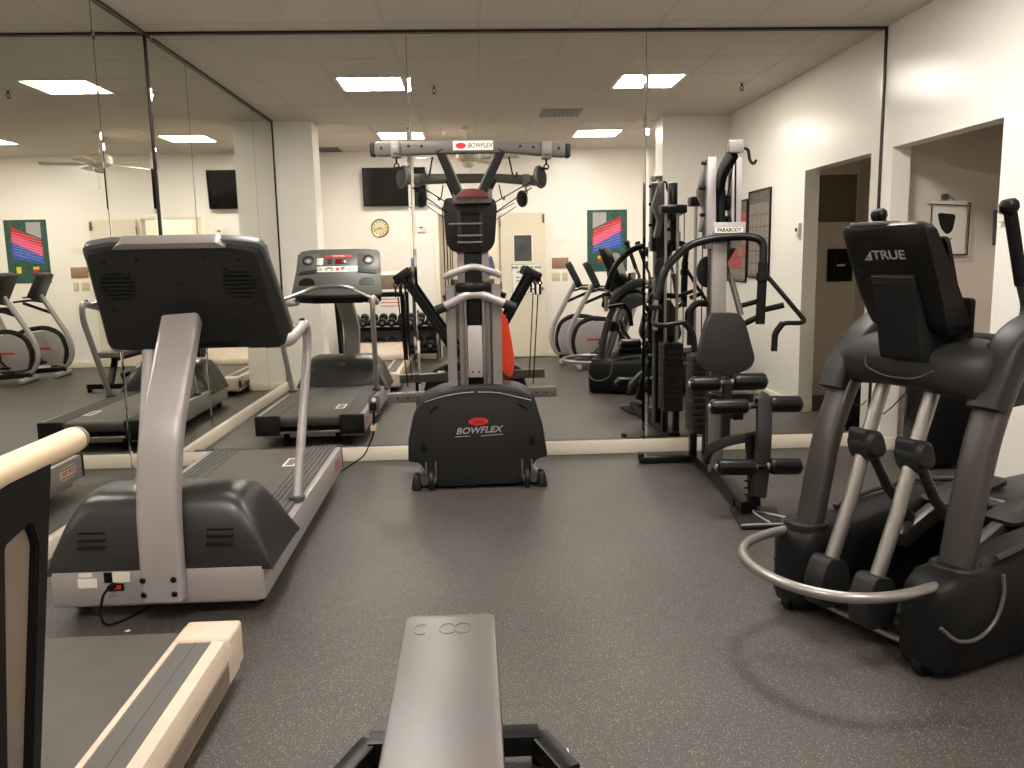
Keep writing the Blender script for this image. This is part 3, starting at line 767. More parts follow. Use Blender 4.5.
# front hand bar on the rider's side and the two side handrails
bm = nb(); tube(bm, [(AX0 + .02, -1.62, 1.10), (AC - .22, -1.82, 1.17), (AC - .12, -1.83, 1.205), (AC + .12, -1.83, 1.205), (AC + .22, -1.82, 1.17), (AX1 - .02, -1.62, 1.10)], .018, 12, .05); hb = obj('hand_bar', bm, 'chrome', t)
for sx in (-1, 1):
    bm = nb(); tube(bm, [(AC + sx * .15, -1.828, 1.195), (AC + sx * .215, -1.82, 1.172)], .0215, 12); obj('pulse_grip', bm, 'silver', hb)
for sx in (-1, 1):
    x = AX1 - .005 if sx > 0 else AX0 + .005
    bm = nb(); tube(bm, [(x - sx * .08, -1.98, 1.06), (x, -1.86, 1.05), (x + sx * .004, -1.47, 1.115), (x, -1.45, .98), (x - sx * .03, -1.78, .235)], .0235, 14, .10, ry=.030); hr = obj('handrail', bm, 'silver', t)
    bm = nb(); cyl(bm, (x, -1.55, 1.125), (x, -1.55, 1.142), .014); obj('end_button', bm, 'black', hr)
    bm = nb(); cyl(bm, (x - sx * .03, -1.78, .236), (x - sx * .03, -1.78, .262), .042); obj('rail_foot', bm, 'grey', hr)

bm = nb(); tube(bm, [(.655, -2.625, .15), (.64, -2.69, .145), (.625, -2.70, .06), (.64, -2.70, .008), (.69, -2.64, .006), (.75, -2.5, .006), (.85, -2.2, .006), (1.0, -1.2, .006), (1.19, -.35, .006), (1.24, -.19, .012), (1.33, -.06, .05), (1.395, -.035, .20), (1.402, -.035, .38)], .0052, 8, .05)
cord = thing('power_cord', 'black mains cord from the silver treadmill up to the mirror outlet', 'cord', (1.24, -.19, 0)); obj('cable', bm, 'rubber', cord)
bm = nb(); box(bm, (1.378, -.05, .375), (1.426, -.012, .425), .008, 3); obj('plug', bm, 'rubber', cord)
bm = nb(); tube(bm, [(.655, -2.61, .15), (.653, -2.66, .15)], .013, 10); obj('inlet_plug', bm, 'rubber', cord)
bm = nb(); box(bm, (1.377, -.048, .225), (1.417, -.022, .262), .003, M=None); obj('cord_tag', bm, 'beige', cord)
t = thing('wall_outlet', 'dark outlet plate on the front mirror above the white skirting', 'outlet', (1.405, 0, .41))
bm = nb(); box(bm, (1.365, -.006, .345), (1.447, .001, .475), .003); obj('cover_plate', bm, 'silver2', t)
bm = nb(); cyl(bm, (1.405, -.006, .445), (1.405, -.0075, .445), .017); obj('socket', bm, 'whitep', t)

# ------------------------------------------------------------------ cream treadmill in the near left corner
BX0, BX1, BY0, BY1 = .44, 1.300, -5.05, -3.125
BC = (BX0 + BX1) / 2
t = thing('treadmill', 'cream treadmill with black uprights and a cream padded handrail, nearest the camera', 'treadmill', (BC, -4.1, 0))
bm = nb()
for s in (-1, 1):
    xa, xb = (BX0, BX0 + .178) if s < 0 else (BX1 - .178, BX1)
    xi, xo = (xb, xa) if s < 0 else (xa, xb)
    prism(bm, [(xo, .05), (xo, .165), (xo - s * .012, .196), (xo - s * .05, .20), (xo - s * .05, .188), (xi + s * .018, .188), (xi + s * .018, .20), (xi, .20), (xi, .15), (xi + s * .02, .05)], 'y', BY0, BY1 - .04)
    box(bm, (min(xi, xo), BY1 - .15, .06), (max(xi, xo) + (.006 if s > 0 else 0), BY1, .207), .014, 3)
box(bm, (BX0 + .02, BY0 - .03, .06), (BX1 - .02, BY0 + .12, .2), .01)
fr = obj('frame', bm, 'cream', t)
for s in (-1, 1):
    xa, xb = (BX0 + .048, BX0 + .160) if s < 0 else (BX1 - .160, BX1 - .048)
    bm = nb(); box(bm, (xa, BY0 + .4, .186), (xb, BY1 - .15, .1965), .002, 1); box(bm, ((xa + xb) / 2 - .002, BY0 + .4, .1965), ((xa + xb) / 2 + .002, BY1 - .15, .1985)); obj('side_tread', bm, 'tread', t)
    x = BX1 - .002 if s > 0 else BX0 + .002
    bm = nb(); box(bm, (min(x, x + s * .003), BY0, .052), (max(x, x + s * .003), BY1 - .16, .122), .001, 1); obj('side_shade', bm, 'tan', fr)  # added tan strip: shade on the cream rail's side face, put in as colour
    bm = nb()
    for z in (.085, .13): box(bm, (min(x, x + s * .004), BY0, z - .002), (max(x, x + s * .004), BY1 - .16, z + .002))
    obj('side_groove', bm, 'tan', fr)
bm = nb(); prism(bm, [(BY0 + .3, .10), (BY1 - .05, .10), (BY1 - .012, .12), (BY1 - .004, .145), (BY1 - .012, .168), (BY1 - .04, .182), (BY0 + .3, .18)], 'x', BX0 + .178, BX1 - .178); obj('running_belt', bm, 'belt', t)
for x in (BX0 + .1, BX1 - .1):
    bm = nb(); cyl(bm, (x, BY1 - .1, 0), (x, BY1 - .1, .07), .03); obj('levelling_foot', bm, 'rubber', t)
    bm = nb(); cyl(bm, (x - .03, BY0 + .1, .05), (x + .03, BY0 + .1, .05), .05); obj('transport_wheel', bm, 'rubber', t)
bm = nb(); prism(bm, rounded([(-5.15, .10), (-5.13, .28), (-5.02, .38), (-4.80, .37), (-4.62, .24), (-4.60, .17)], .05), 'x', BX0 + .03, BX1 - .03, .02, 3); obj('motor_hood', bm, 'cream', t)
# slanted side frames with an inset panel, leaning back towards the rider
for s in (-1, 1):
    x = BX1 - .030 if s > 0 else BX0 + .030
    bm = nb(); tb = bmesh.new()
    out = [(-4.61, .16), (-4.475, .16), (-4.232, 1.045), (-4.255, 1.065), (-4.52, 1.02)]
    inn = [(-4.540, .24), (-4.488, .24), (-4.315, .90), (-4.33, .945), (-4.42, .93)]
    A = [[tb.verts.new((h, y, z)) for y, z in out] for h in (x - .022, x + .022)]; B = [[tb.verts.new((h, y, z)) for y, z in inn] for h in (x - .022, x + .022)]
    n = len(out)
    for j in range(n):
        k = (j + 1) % n
        tb.faces.new((A[0][j], A[0][k], A[1][k], A[1][j])); tb.faces.new((B[0][j], B[0][k], B[1][k], B[1][j]))
        for q in (0, 1): tb.faces.new((A[q][j], A[q][k], B[q][k], B[q][j]))
    bmesh.ops.recalc_face_normals(tb, faces=tb.faces[:]); bmesh.ops.bevel(tb, geom=tb.edges[:], offset=.004, segments=2, affect='EDGES', clamp_overlap=True)
    merge(bm, tb); up = obj('upright', bm, 'chard', t)
    bm = nb(); prism(bm, inn, 'x', x - .006, x + .006); obj('inset_panel', bm, 'tan', up)
    bm = nb(); foamroll(bm, (x, -4.95, 1.055), (x, -4.085, 1.055), .028); hr = obj('handrail', bm, 'foamc', t)
    bm = nb(); foamroll(bm, (x, -4.09, 1.055), (x, -4.072, 1.055), .026); obj('end_cap', bm, 'tan', hr)
    bm = nb(); bar(bm, [(x, -4.98, .18), (x, -4.98, 1.1)], .05, .07, up=(0, 1, 0)); obj('upright', bm, 'chard', t)
bm = nb(); box(bm, (BX0 + .02, -4.62, .985), (BX1 - .02, -4.56, 1.045), .01); obj('cross_bar', bm, 'chard', t)
Mb = Matrix.Translation((BC, -4.95, 1.20)) @ Matrix.Rotation(math.radians(40), 4, 'X')
bm = nb(); prism(bm, rounded([(-.42, -.14), (.42, -.14), (.38, .15), (-.38, .15)], .03), 'z', -.06, .0, .012, 2, Mb); con = obj('console', bm, 'cream', t)
bm = nb(); prism(bm, rounded([(-.36, -.10), (.36, -.10), (.33, .12), (-.33, .12)], .02), 'z', .0, .004, M=Mb); obj('console_face', bm, 'char', con)
bm = nb(); box(bm, (-.16, -.02, .004), (.16, .09, .007), .002, M=Mb); obj('display_window', bm, 'dred', con)
for sx in (-1, 1):
    bm = nb(); cyl(bm, Mb @ V((sx * .32, -.0, .02)), Mb @ V((sx * .32, 0, -.01)), .05); obj('cup_holder', bm, 'black', con)

# ------------------------------------------------------------------ flat bench
t = thing('flat_bench', 'flat weight bench with a grey vinyl pad on a black steel frame', 'bench', (2.045, -4.3, 0))
bm = nb(); prism(bm, rounded([(1.928, -5.0), (2.172, -5.0), (2.172, -3.71), (1.928, -3.71)], .03), 'z', .40, .455, .012, 3); pad = obj('pad', bm, 'bench', t)
bm = nb(); tube(bm, [(1.975 + .02 * math.cos(a), -3.80 + .03 * math.sin(a) * 1.0, .4555) for a in [k * .35 for k in range(3, 16)]], .0018, 6)
for cx in (2.045, 2.085): tube(bm, [(cx + .022 * math.cos(a), -3.80 + .03 * math.sin(a), .4552) for a in [k * .35 for k in range(1, 17)]], .0018, 6)
obj('embossed_mark', bm, 'bench', pad)
bm = nb(); box(bm, (1.925, -5.0, .395), (2.175, -3.705, .402), .002, 1); obj('pad_board', bm, 'black', pad)
bm = nb(); bar(bm, [(2.05, -4.95, .365), (2.05, -3.85, .365)], .06, .06); obj('spine', bm, 'black', t)
for yy, y2, w in ((-3.78, -3.71, .30), (-4.86, -4.93, .30)):
    bm = nb(); bar(bm, [(2.05, yy - .1 * (1 if yy > -4 else -1), .34), (2.05, y2, .09)], .06, .06, up=(0, 1, 0)); obj('leg', bm, 'black', t)
    bm = nb(); bar(bm, [(2.05 - w + .06, y2, .07), (2.05 + w - .06, y2, .07)], .07, .06)
    for sx in (-1, 1): bar(bm, [(2.05 + sx * (w - .065), y2, .07), (2.05 + sx * (w + .01), y2 - .15 * (1 if yy > -4 else -1), .055)], .06, .055)
    ft = obj('foot_bar', bm, 'black', t)
    for sx in (-1, 1):
        bm = nb(); cyl(bm, (2.05 + sx * (w - .06), y2, 0), (2.05 + sx * (w - .06), y2, .045), .024); obj('rubber_foot', bm, 'rubber', ft)
        bm = nb(); cyl(bm, (2.05 + sx * w, y2 - .14 * (1 if yy > -4 else -1), 0), (2.05 + sx * w, y2 - .14 * (1 if yy > -4 else -1), .035), .024); obj('rubber_foot', bm, 'rubber', ft)
bm = nb(); box(bm, (2.362, -3.80, .052), (2.366, -3.765, .075), .001, 1); obj('maker_label', bm, 'white', t)
bm = nb(); prism(bm, rounded([(.728, -2.735), (.742, -2.742), (.752, -2.73), (.742, -2.722)], .004), 'z', .0005, .0035); tag(obj('paper_scrap', bm, 'white'), 'tiny white paper scrap on the floor in front of the silver treadmill', 'scrap')
# ------------------------------------------------------------------ tall cable gym with a crossbar (front mirror, centre)
t = thing('cable_gym', 'tall silver and black cable home gym with crossbar, its back to the camera', 'home gym', (2.14, -.6, 0))
def xz(*ps): return [(p[0], p[2]) for p in ps]
bm = nb(); prism(bm, rounded(xz((1.587,-0.920,2.106), (1.968,-0.920,2.106), (2.345,-0.920,2.101), (2.701,-0.920,2.080), (2.700,-0.920,2.000), (2.361,-0.920,2.033), (1.942,-0.920,2.033), (1.584,-0.920,2.022)), .03, 3), 'y', -.955, -.89, .008, 2); cb = obj('cross_bar', bm, 'silver2', t)
for p, q in (((1.564,-0.920,2.100), (1.595,-0.920,2.021)), ((2.689,-0.920,2.080), (2.724,-0.920,2.000))):
    bm = nb(); box(bm, (min(p[0], q[0]), -.960, min(p[2], q[2])), (max(p[0], q[0]), -.885, max(p[2], q[2])), .012, 3); obj('end_cap', bm, 'char', cb)
for p in ((1.631,-0.920,2.066), (1.787,-0.920,2.075), (1.862,-0.920,2.074), (2.431,-0.920,2.066), (2.507,-0.920,2.060), (2.654,-0.920,2.052)):
    bm = nb(); cyl(bm, (p[0], -.958, p[2]), (p[0], -.952, p[2]), .008); obj('adjustment_hole', bm, 'black', cb)
a, b = (2.042,-0.956,2.047), (2.274,-0.956,2.100)
bm = nb(); box(bm, (a[0], -.958, a[2]), (b[0], -.952, b[2]), .002, 1); pl = obj('name_plate', bm, 'white', cb)
zc = (a[2] + b[2]) / 2
bm = nb(); prism(bm, [(a[0] + .045 + .03 * math.cos(k * PI / 10), zc + .017 * math.sin(k * PI / 10)) for k in range(20)], 'y', -.9592, -.958); obj('logo_emblem', bm, 'red', pl)
text('logo_lettering', 'BOWFLEX', .038, frameM((a[0] + .155, -.9582, zc), (1, 0, 0), (0, 0, 1)), 'blackp', pl, italic=True, bold=.0004, sx=.82)
for p, q, pu in (((1.685,-0.920,2.104), (1.739,-0.920,2.014), (1.743,-0.880,1.910)), ((2.555,-0.920,2.093), (2.612,-0.920,1.996), (2.549,-0.880,1.898))):
    s = 1 if p[0] > 2.1 else -1
    bm = nb(); box(bm, (p[0], -.968, q[2]), (q[0], -.877, p[2]), .006); box(bm, ((p[0] + q[0]) / 2 - .016, -.98, q[2] + .02), ((p[0] + q[0]) / 2 + .02, -.965, p[2] - .03), .004); cl = obj('sliding_clamp', bm, 'silver3', cb)
    c = V(pu); top = V(((p[0] + q[0]) / 2, -.92, q[2]))
    bm = nb(); tube(bm, [top + V((0, 0, .01)), top - V((0, 0, .03))], .006, 8); tube(bm, [top + V((.014 * math.cos(k), 0, -.045 + .014 * math.sin(k))) for k in [PI * 2 * i / 10 for i in range(10)]], .004, 6, closed=True); tube(bm, [top - V((0, 0, .055)), c + V((0, 0, .05))], .007, 8); obj('eye_hook', bm, 'black', cl)
    ax = V((s * .84, -.53, .1)).normalized()
    bm = nb(); lathe(bm, [(.03, -.013), (.064, -.010), (.067, -.005), (.067, .005), (.064, .010), (.03, .013)], c, ax, 24); pw = obj('pulley', bm, 'grey', cl)
    bm = nb(); lathe(bm, [(.046, -.019), (.056, -.016), (.056, -.0135)], c, ax, 20); lathe(bm, [(.056, .0135), (.056, .016), (.046, .019)], c, ax, 20); obj('pulley_guard', bm, 'char', cl)
    bm = nb(); e = V((2.14 + s * .14, -.80, 1.76)); tube(bm, [c + V((-s * .06, 0, -.03)), e], .0035, 6); tube(bm, [c + V((-s * .05, 0, -.06)), e + V((0, 0, -.06))], .0035, 6); obj('cable', bm, 'black', cl)
for p, q, s in (((1.960,-0.920,2.039), (2.068,-0.860,1.826), -1), ((2.326,-0.920,2.034), (2.199,-0.860,1.824), 1)):
    bm = nb(); bar(bm, [V(p) + V((0, 0, .02)), V(q) - V((0, 0, .03))], .05, .075, up=(0, 1, 0)); st = obj('strut', bm, 'char', t)
    bm = nb(); o = V((-s * .030, -.0, 0)); bar(bm, [V(p) + V((0, .0, .015)) + o, V(q) - V((0, 0, .025)) + o], .012, .06, up=(0, 1, 0), rad=.003); obj('strut_plate', bm, 'silver3', st)
    bm = nb(); h = V((p[0] - s * .04 * -1, -.90, p[2] - .02)); tube(bm, [h, h + V((s * .02, 0, -.10)), h + V((s * .04, -.01, -.125)), h + V((s * .045, -.01, -.09))], .005, 8, .02); obj('hook', bm, 'black', st)
a, b = (2.031,-0.850,1.781), (2.264,-0.850,1.836)
bm = nb(); box(bm, (a[0], -.90, a[2] - .03), (b[0], -.77, b[2] + .0), .008); hs = obj('head_bracket', bm, 'silver2', t)
cx, z0 = (a[0] + b[0]) / 2, a[2]
bm = nb(); prism(bm, [(cx + .095 * math.cos(k * PI / 14), z0 + .055 * math.sin(k * PI / 14)) for k in range(15)], 'y', -.915, -.885, .004); obj('head_cover', bm, 'drd', hs)
# mast, rails and pads
bm = nb()
for x in ((2.066,-0.720,1.176), (2.215,-0.720,1.173)): box(bm, (x[0] - .022, -.76, .55), (x[0] + .022, -.68, 1.50), .004)
obj('inner_rail', bm, 'silver3', t)
m = (2.140,-0.720,1.175)[0]
bm = nb(); box(bm, (m - .052, -.76, .5), (m + .052, -.66, 1.80), .006); mast = obj('mast', bm, 'black', t)
bm = nb(); box(bm, (m - .045, -.80, .70), (m + .045, -.762, 1.02), .004); pl = obj('mast_plate', bm, 'silver', mast)
bm = nb()
for x in (-.02, .02): cyl(bm, (m + x, -.801, .735), (m + x, -.806, .735), .006)
obj('bolt', bm, 'black', pl)
for x, z in ((m - .055, .62), (m + .055, .62)):
    bm = nb(); cyl(bm, (x, -.79, .55), (x, -.79, 1.24), .009); obj('guide_rod', bm, 'chrome', mast)
for p in ((1.997,-0.740,0.931), (2.277,-0.740,0.924)):
    bm = nb(); bar(bm, [(p[0], -.74, .50), (p[0], -.74, 1.27 if p[0] < m else 1.27)], .058, .07, up=(0, 1, 0)); obj('outer_post', bm, 'silver3', t)
for p in ((2.077,-0.700,0.925), (2.249,-0.620,0.945)):
    bm = nb(); cyl(bm, (p[0], p[1], .45), (p[0], p[1], 1.22), .022); cyl(bm, (p[0], p[1], .98), (p[0], p[1], 1.02), .028); obj('seat_rail', bm, 'silver3', t)
for p in ((1.972,-0.700,1.177), (1.989,-0.640,1.174)):
    bm = nb(); tube(bm, [(p[0], p[1], .5), (p[0] - .01, p[1], 1.75)], .0035, 6); obj('cable', bm, 'black', t)
bm = nb(); prism(bm, rounded(xz((1.983,-0.800,1.792), (2.277,-0.800,1.787), (2.294,-0.800,1.739), (2.277,-0.800,1.520), (2.239,-0.800,1.467), (2.015,-0.800,1.471), (1.980,-0.800,1.525), (1.969,-0.800,1.745)), .05, 5), 'y', -.80, -.70, .022, 3); pad = obj('head_pad', bm, 'foam', t)
bm = nb()
for dx in (-.065, .065): box(bm, (m - .01 + dx - .012, -.828, 1.50), (m - .01 + dx + .012, -.798, 1.72), .003)
box(bm, (m - .07, -.83, 1.69), (m + .05, -.80, 1.745), .006); br = obj('pad_bracket', bm, 'char', pad)
for z, w in ((1.635, .14), (1.565, .09), (1.525, .09)):
    bm = nb(); cyl(bm, (m - w, -.835, z), (m + .06, -.835, z), .007); obj('pin', bm, 'silver2', br)
bm = nb(); lathe(bm, [(.10, -.03), (.108, -.02), (.112, 0), (.108, .02), (.10, .03)], (m, -.74, 1.255), (0, 0, 1), 24); obj('swivel_collar', bm, 'chard', mast)
pts = [(1.960,-0.760,1.321), (2.035,-0.800,1.350), (2.134,-0.820,1.385), (2.230,-0.800,1.359), (2.304,-0.760,1.326)]
bm = nb(); tube(bm, pts, .021, 12, .06); obj('upper_handle', bm, 'silver', t)
pts = [(1.912,-0.780,1.121), (2.005,-0.800,1.163), (2.092,-0.820,1.211), (2.178,-0.820,1.215), (2.275,-0.800,1.176), (2.385,-0.780,1.129)]
bm = nb(); tube(bm, pts, .026, 14, .05); lh = obj('lower_handle', bm, 'silver', t)
for a, b in ((pts[0], pts[1]), (pts[5], pts[4])):
    a, b = V(a), V(b); bm = nb(); cyl(bm, a + (a - b).normalized() * .01, a + (b - a) * .6 - V((0, 0, .004)), .029); obj('end_grip', bm, 'char', lh)
# the two fans of flexible rods
for a, b, s in (((1.941,-0.170,0.898), (1.662,-0.170,1.322), -1), ((2.336,-0.170,0.958), (2.543,-0.170,1.318), 1)):
    a, b = V(a), V(b); d = (b - a).normalized()
    base = a - d * .16; rp = None
    bm = nb(); bar(bm, [base, a + d * .02], .07, .085, up=(0, 1, 0)); rp = obj('rod_pack', bm, 'chard', t)
    for k in range(4):
        off = V((0, -.039 + .026 * k, 0)); sd = V((d.z, 0, -d.x)) * (.012 * (1 if k % 2 else -1))
        bm = nb(); tube(bm, [a + off + sd, b + off + sd], .0155, 10); obj('flex_rod', bm, 'rubber', rp)
    bm = nb(); box(bm, (-.045, -.065, -.03), (.045, .065, .035), .012, 3, M=Matrix.Translation(b) @ d.to_track_quat('Z', 'Y').to_matrix().to_4x4()); cp = obj('rod_cap', bm, 'black', rp)
    bm = nb()
    for k, dx in enumerate((.0, .03)):
        hk = b + V((s * .02 + s * dx, -.05, -.03)); tube(bm, [hk + V((.012 * math.cos(q), 0, .012 * math.sin(q) - .03)) for q in [PI * i / 5 for i in range(10)]], .004, 6, closed=True); tube(bm, [hk, hk + V((0, 0, -.02))], .006, 8); tube(bm, [hk + V((0, 0, -.045)), hk + V((0, 0, -.11))], .007, 8)
    obj('snap_hook', bm, 'black', rp)
    bm = nb()
    for k, dx in enumerate((.015,)):
        hk = b + V((s * .02 + s * dx, -.05, -.14)); tube(bm, [hk, hk + V((-s * .04, .02, -.62))], .004, 6)
    obj('cable', bm, 'black', rp)

# lower crossbar, base shroud, wheels, leg rollers
a, b = (1.555,-0.450,0.528), (2.672,-0.450,0.545)
bm = nb(); bar(bm, [a, b], .07, .065, up=(0, 0, 1)); lb = obj('lower_bar', bm, 'silver2', t)
for q in (.06, .12, .18, .82, .88, .94):
    bm = nb(); p = V(a).lerp(V(b), q); cyl(bm, p + V((0, -.037, 0)), p + V((0, -.033, 0)), .007); obj('adjustment_hole', bm, 'black', lb)
bm = nb(); box(bm, (1.845, -.50, .535), (1.905, -.42, .575), .006); obj('bar_clamp', bm, 'silver', lb)
pts = xz((1.703,-0.840,0.179), (1.709,-0.840,0.325), (1.745,-0.840,0.482), (1.810,-0.840,0.580), (1.916,-0.840,0.627), (2.040,-0.840,0.649), (2.163,-0.840,0.658), (2.287,-0.840,0.648), (2.410,-0.840,0.626), (2.496,-0.840,0.580), (2.549,-0.840,0.395), (2.578,-0.840,0.190), (2.515,-0.840,0.179), (2.463,-0.840,0.110), (2.411,-0.840,0.021), (1.878,-0.840,0.012), (1.818,-0.840,0.105), (1.771,-0.840,0.177))
bm = nb(); prism(bm, pts, 'y', -.84, -.50, .02, 3); shr = obj('base_shroud', bm, 'char', t, 30)
bm = nb()
L = [(1.822,-0.846,0.562), (1.915,-0.846,0.591), (2.039,-0.846,0.612), (2.125,-0.846,0.616)]
R = [(2.150,-0.846,0.615), (2.261,-0.846,0.612), (2.372,-0.846,0.584), (2.476,-0.846,0.556)]
for P in (L, R): tube(bm, P, .0025, 6, .05)
obj('highlight_line', bm, 'silver', shr)
bm = nb()
for p, q in (((1.851,-0.842,0.498), (1.901,-0.842,0.540)), ((2.396,-0.842,0.539), (2.451,-0.842,0.506))): bar(bm, [p, q], .014, .012, up=(0, 1, 0))
for p in ((1.806,-0.842,0.278), (2.479,-0.842,0.296)): box(bm, (p[0] - .017, -.846, p[2] - .03), (p[0] + .017, -.835, p[2] + .03), .006)
obj('slot', bm, 'black', shr)
c = (2.148,-0.842,0.429)
bm = nb(); prism(bm, [(c[0] + .062 * math.cos(k * PI / 12), c[2] + .024 * math.sin(k * PI / 12)) for k in range(24)], 'y', -.8435, -.838); em = obj('logo_emblem', bm, 'red', shr)
bm = nb()
for sx in (-1, 1): tube(bm, [(c[0] + sx * .002, -.844, c[2]), (c[0] + sx * .02, -.844, c[2] + .012), (c[0] + sx * .035, -.844, c[2]), (c[0] + sx * .02, -.844, c[2] - .010), (c[0], -.844, c[2])], .0025, 6, .01)
obj('emblem_line', bm, 'char', em)
c2 = (2.147,-0.842,0.373)
text('logo_lettering', 'BOWFLEX', .055, frameM((c2[0], -.8405, c2[2]), (1, 0, .03), (0, 0, 1)), 'silver', shr, italic=True, bold=.0008, sx=1.12)
bm = nb()
for p, q in (((2.000,-0.842,0.336), (2.093,-0.842,0.339)), ((2.161,-0.842,0.337), (2.299,-0.842,0.346))): bar(bm, [p, q], .004, .003, up=(0, 1, 0))
obj('logo_line', bm, 'silver', shr)
for s in (-1, 1):
    x = 2.145 + s * .30
    bm = nb(); cyl(bm, (x - .02, -.835, .062), (x + .02, -.835, .062), .062, bev=.012); w = obj('transport_wheel', bm, 'shroud', t)
    bm = nb(); cyl(bm, (x - .024, -.835, .062), (x + .024, -.835, .062), .028); obj('hub', bm, 'silver', w)
    bm = nb(); box(bm, (x - .035, -.85, .06), (x - .025, -.78, .18), .003); box(bm, (x + .025, -.85, .06), (x + .035, -.78, .18), .003); obj('wheel_fork', bm, 'silver2', t)
    bm = nb(); box(bm, (2.145 + s * .36, -.86, .0), (2.145 + s * .43, -.74, .10), .02, 3, top=(.5, .8)); obj('foot', bm, 'shroud', t)
    bm = nb(); bar(bm, [(2.145 + s * .36, -.80, .05), (2.145 + s * .30, -.2, .05)], .06, .06); obj('floor_rail', bm, 'silver2', t)
bm = nb(); box(bm, (1.85, -.23, 0), (2.44, -.13, .07), .012); obj('floor_bar', bm, 'silver2', t)


# orange-red cloth hanging on the mirror side of the gym
pts = xz((2.271,-0.360,1.035), (2.312,-0.360,1.081), (2.358,-0.360,1.040), (2.382,-0.360,0.898), (2.400,-0.360,0.770), (2.398,-0.360,0.695), (2.377,-0.360,0.634), (2.337,-0.360,0.656), (2.304,-0.360,0.711), (2.286,-0.360,0.820), (2.269,-0.360,0.935))
t2 = thing('cloth_bag', 'orange red cloth bag hanging on the mirror side of the cable gym', 'bag', (2.35, -.36, .9))
bm = nb(); prism(bm, rounded(pts, .03, 3), 'y', -.40, -.33, .022, 4); obj('body', bm, 'orange', t2)
bm = nb(); p = (2.311,-0.365,1.061); q = (2.287,-0.365,1.155); tube(bm, [p, q, (q[0] - .05, -.40, q[2] + .05), (q[0] - .1, -.48, q[2] + .05)], .009, 8, .03); obj('strap', bm, 'orange', t2)

# ------------------------------------------------------------------ weight stack gym (front mirror, right)
t = thing('weight_stack_gym', 'black and grey weight stack gym with a back pad, foam rollers and a press arm', 'home gym', (3.70, -.9, 0))
def xzq(y, *ps): return [(p[0], p[2]) for p in ps]
for a, b in (((3.567,-0.820,2.006), (3.622,-0.820,2.005)), ((3.716,-0.820,2.004), (3.778,-0.820,2.009))):
    bm = nb(); box(bm, (a[0], -.83, 1.46), (b[0], -.795, a[2]), .006); tp = obj('tower_plate', bm, 'silver', t)
    bm = nb(); box(bm, (a[0] + .004, -.796, 1.46), (b[0] - .004, -.73, a[2] - .01), .006); obj('plate_backing', bm, 'black', tp)
a, b = (3.602,-0.800,1.544), (3.805,-0.800,1.618)
bm = nb(); box(bm, (a[0], -.84, a[2]), (b[0], -.74, b[2]), .006); bk = obj('tower_bracket', bm, 'silver', t)
a, b = (3.617,-0.842,1.554), (3.786,-0.842,1.587)
bm = nb(); box(bm, (a[0], -.8435, a[2]), (b[0], -.838, b[2])); nm = obj('name_plate', bm, 'white', bk)
text('logo_lettering', 'PARABODY', .032, frameM(((a[0] + b[0]) / 2, -.8437, (a[2] + b[2]) / 2), (1, 0, 0), (0, 0, 1)), 'blackp', nm, bold=.001, sx=.9)
bm = nb()
for p in ((3.627,-0.842,1.530), (3.775,-0.842,1.527)): cyl(bm, (p[0], -.85, p[2] + .012), (p[0], -.836, p[2] + .012), .011)
obj('bolt', bm, 'black', bk)
a, b = (3.600,-0.820,1.513), (3.693,-0.820,1.511)
bm = nb(); box(bm, (a[0], -.84, .06), (b[0], -.805, a[2] + .05), .008); col = obj('main_upright', bm, 'silver3', t)
bm = nb(); box(bm, (a[0] + .004, -.806, .06), (b[0] - .004, -.72, a[2] + .30), .008); obj('upright_back', bm, 'black', col)
bm = nb(); prism(bm, [(b[0], 1.50), (b[0], 1.36), (b[0] + .10, 1.52), (b[0] + .02, 1.52)], 'y', -.82, -.78, .003); obj('gusset', bm, 'black', col)
# head boom
bm = nb()
P = [(3.659,-0.790,1.609), (3.653,-0.790,1.801), (3.642,-0.870,1.912), (3.671,-1.000,2.011)]
sweep(bm, fillet([P[0], P[1], P[2], P[3]], .12, 6), rounded([(-.045, -.02), (.045, -.02), (.045, .02), (-.045, .02)], .008, 2), up=(1, 0, 0)); bo = obj('head_boom', bm, 'black', t)
a, b = (3.624,-1.000,2.023), (3.711,-1.000,2.073)
bm = nb(); box(bm, (a[0], -1.06, a[2] - .02), (b[0], -.98, b[2]), .006); obj('boom_cap', bm, 'silver3', bo)
bm = nb(); p = (3.718,-1.000,2.011); tube(bm, [(p[0] - .02, -1.02, p[2] + .02), (p[0] + .03, -1.02, p[2] + .015), (p[0] + .04, -1.02, p[2] - .05), (p[0] + .06, -1.03, p[2] - .075), (p[0] + .075, -1.03, p[2] - .05)], .009, 8, .02); obj('lat_hook', bm, 'black', bo)
bm = nb(); p = (3.658,-0.700,1.820); prism(bm, rounded(xz((3.597,-0.660,1.976), (3.641,-0.660,2.006), (3.645,-0.660,1.793), (3.610,-0.660,1.566), (3.566,-0.660,1.567), (3.595,-0.660,1.702), (3.549,-0.660,1.807)), .02), 'y', -.70, -.62, .004); obj('rear_gusset', bm, 'silver2', t)
for p in ((3.694,-0.790,1.735), (3.706,-0.790,1.608)):
    bm = nb(); lathe(bm, [(.03, -.013), (.05, -.012), (.044, 0), (.05, .012), (.03, .013)], p, (1, 0, .0), 22); pw = obj('pulley', bm, 'black', t)
    bm = nb(); cyl(bm, V(p) - V((.075, 0, 0)), V(p) + V((.075, 0, 0)), .008); obj('axle', bm, 'black', pw)
p = (3.691,-0.820,1.763)
bm = nb(); tube(bm, [(p[0] - .004, -.83, p[2]), (p[0] + .002, -.95, 2.0)], .004, 6); tube(bm, [(p[0] + .05, -.83, 1.60), (p[0] + .045, -.83, 1.98)], .006, 6); obj('cable', bm, 'rubber', t)
bm = nb()
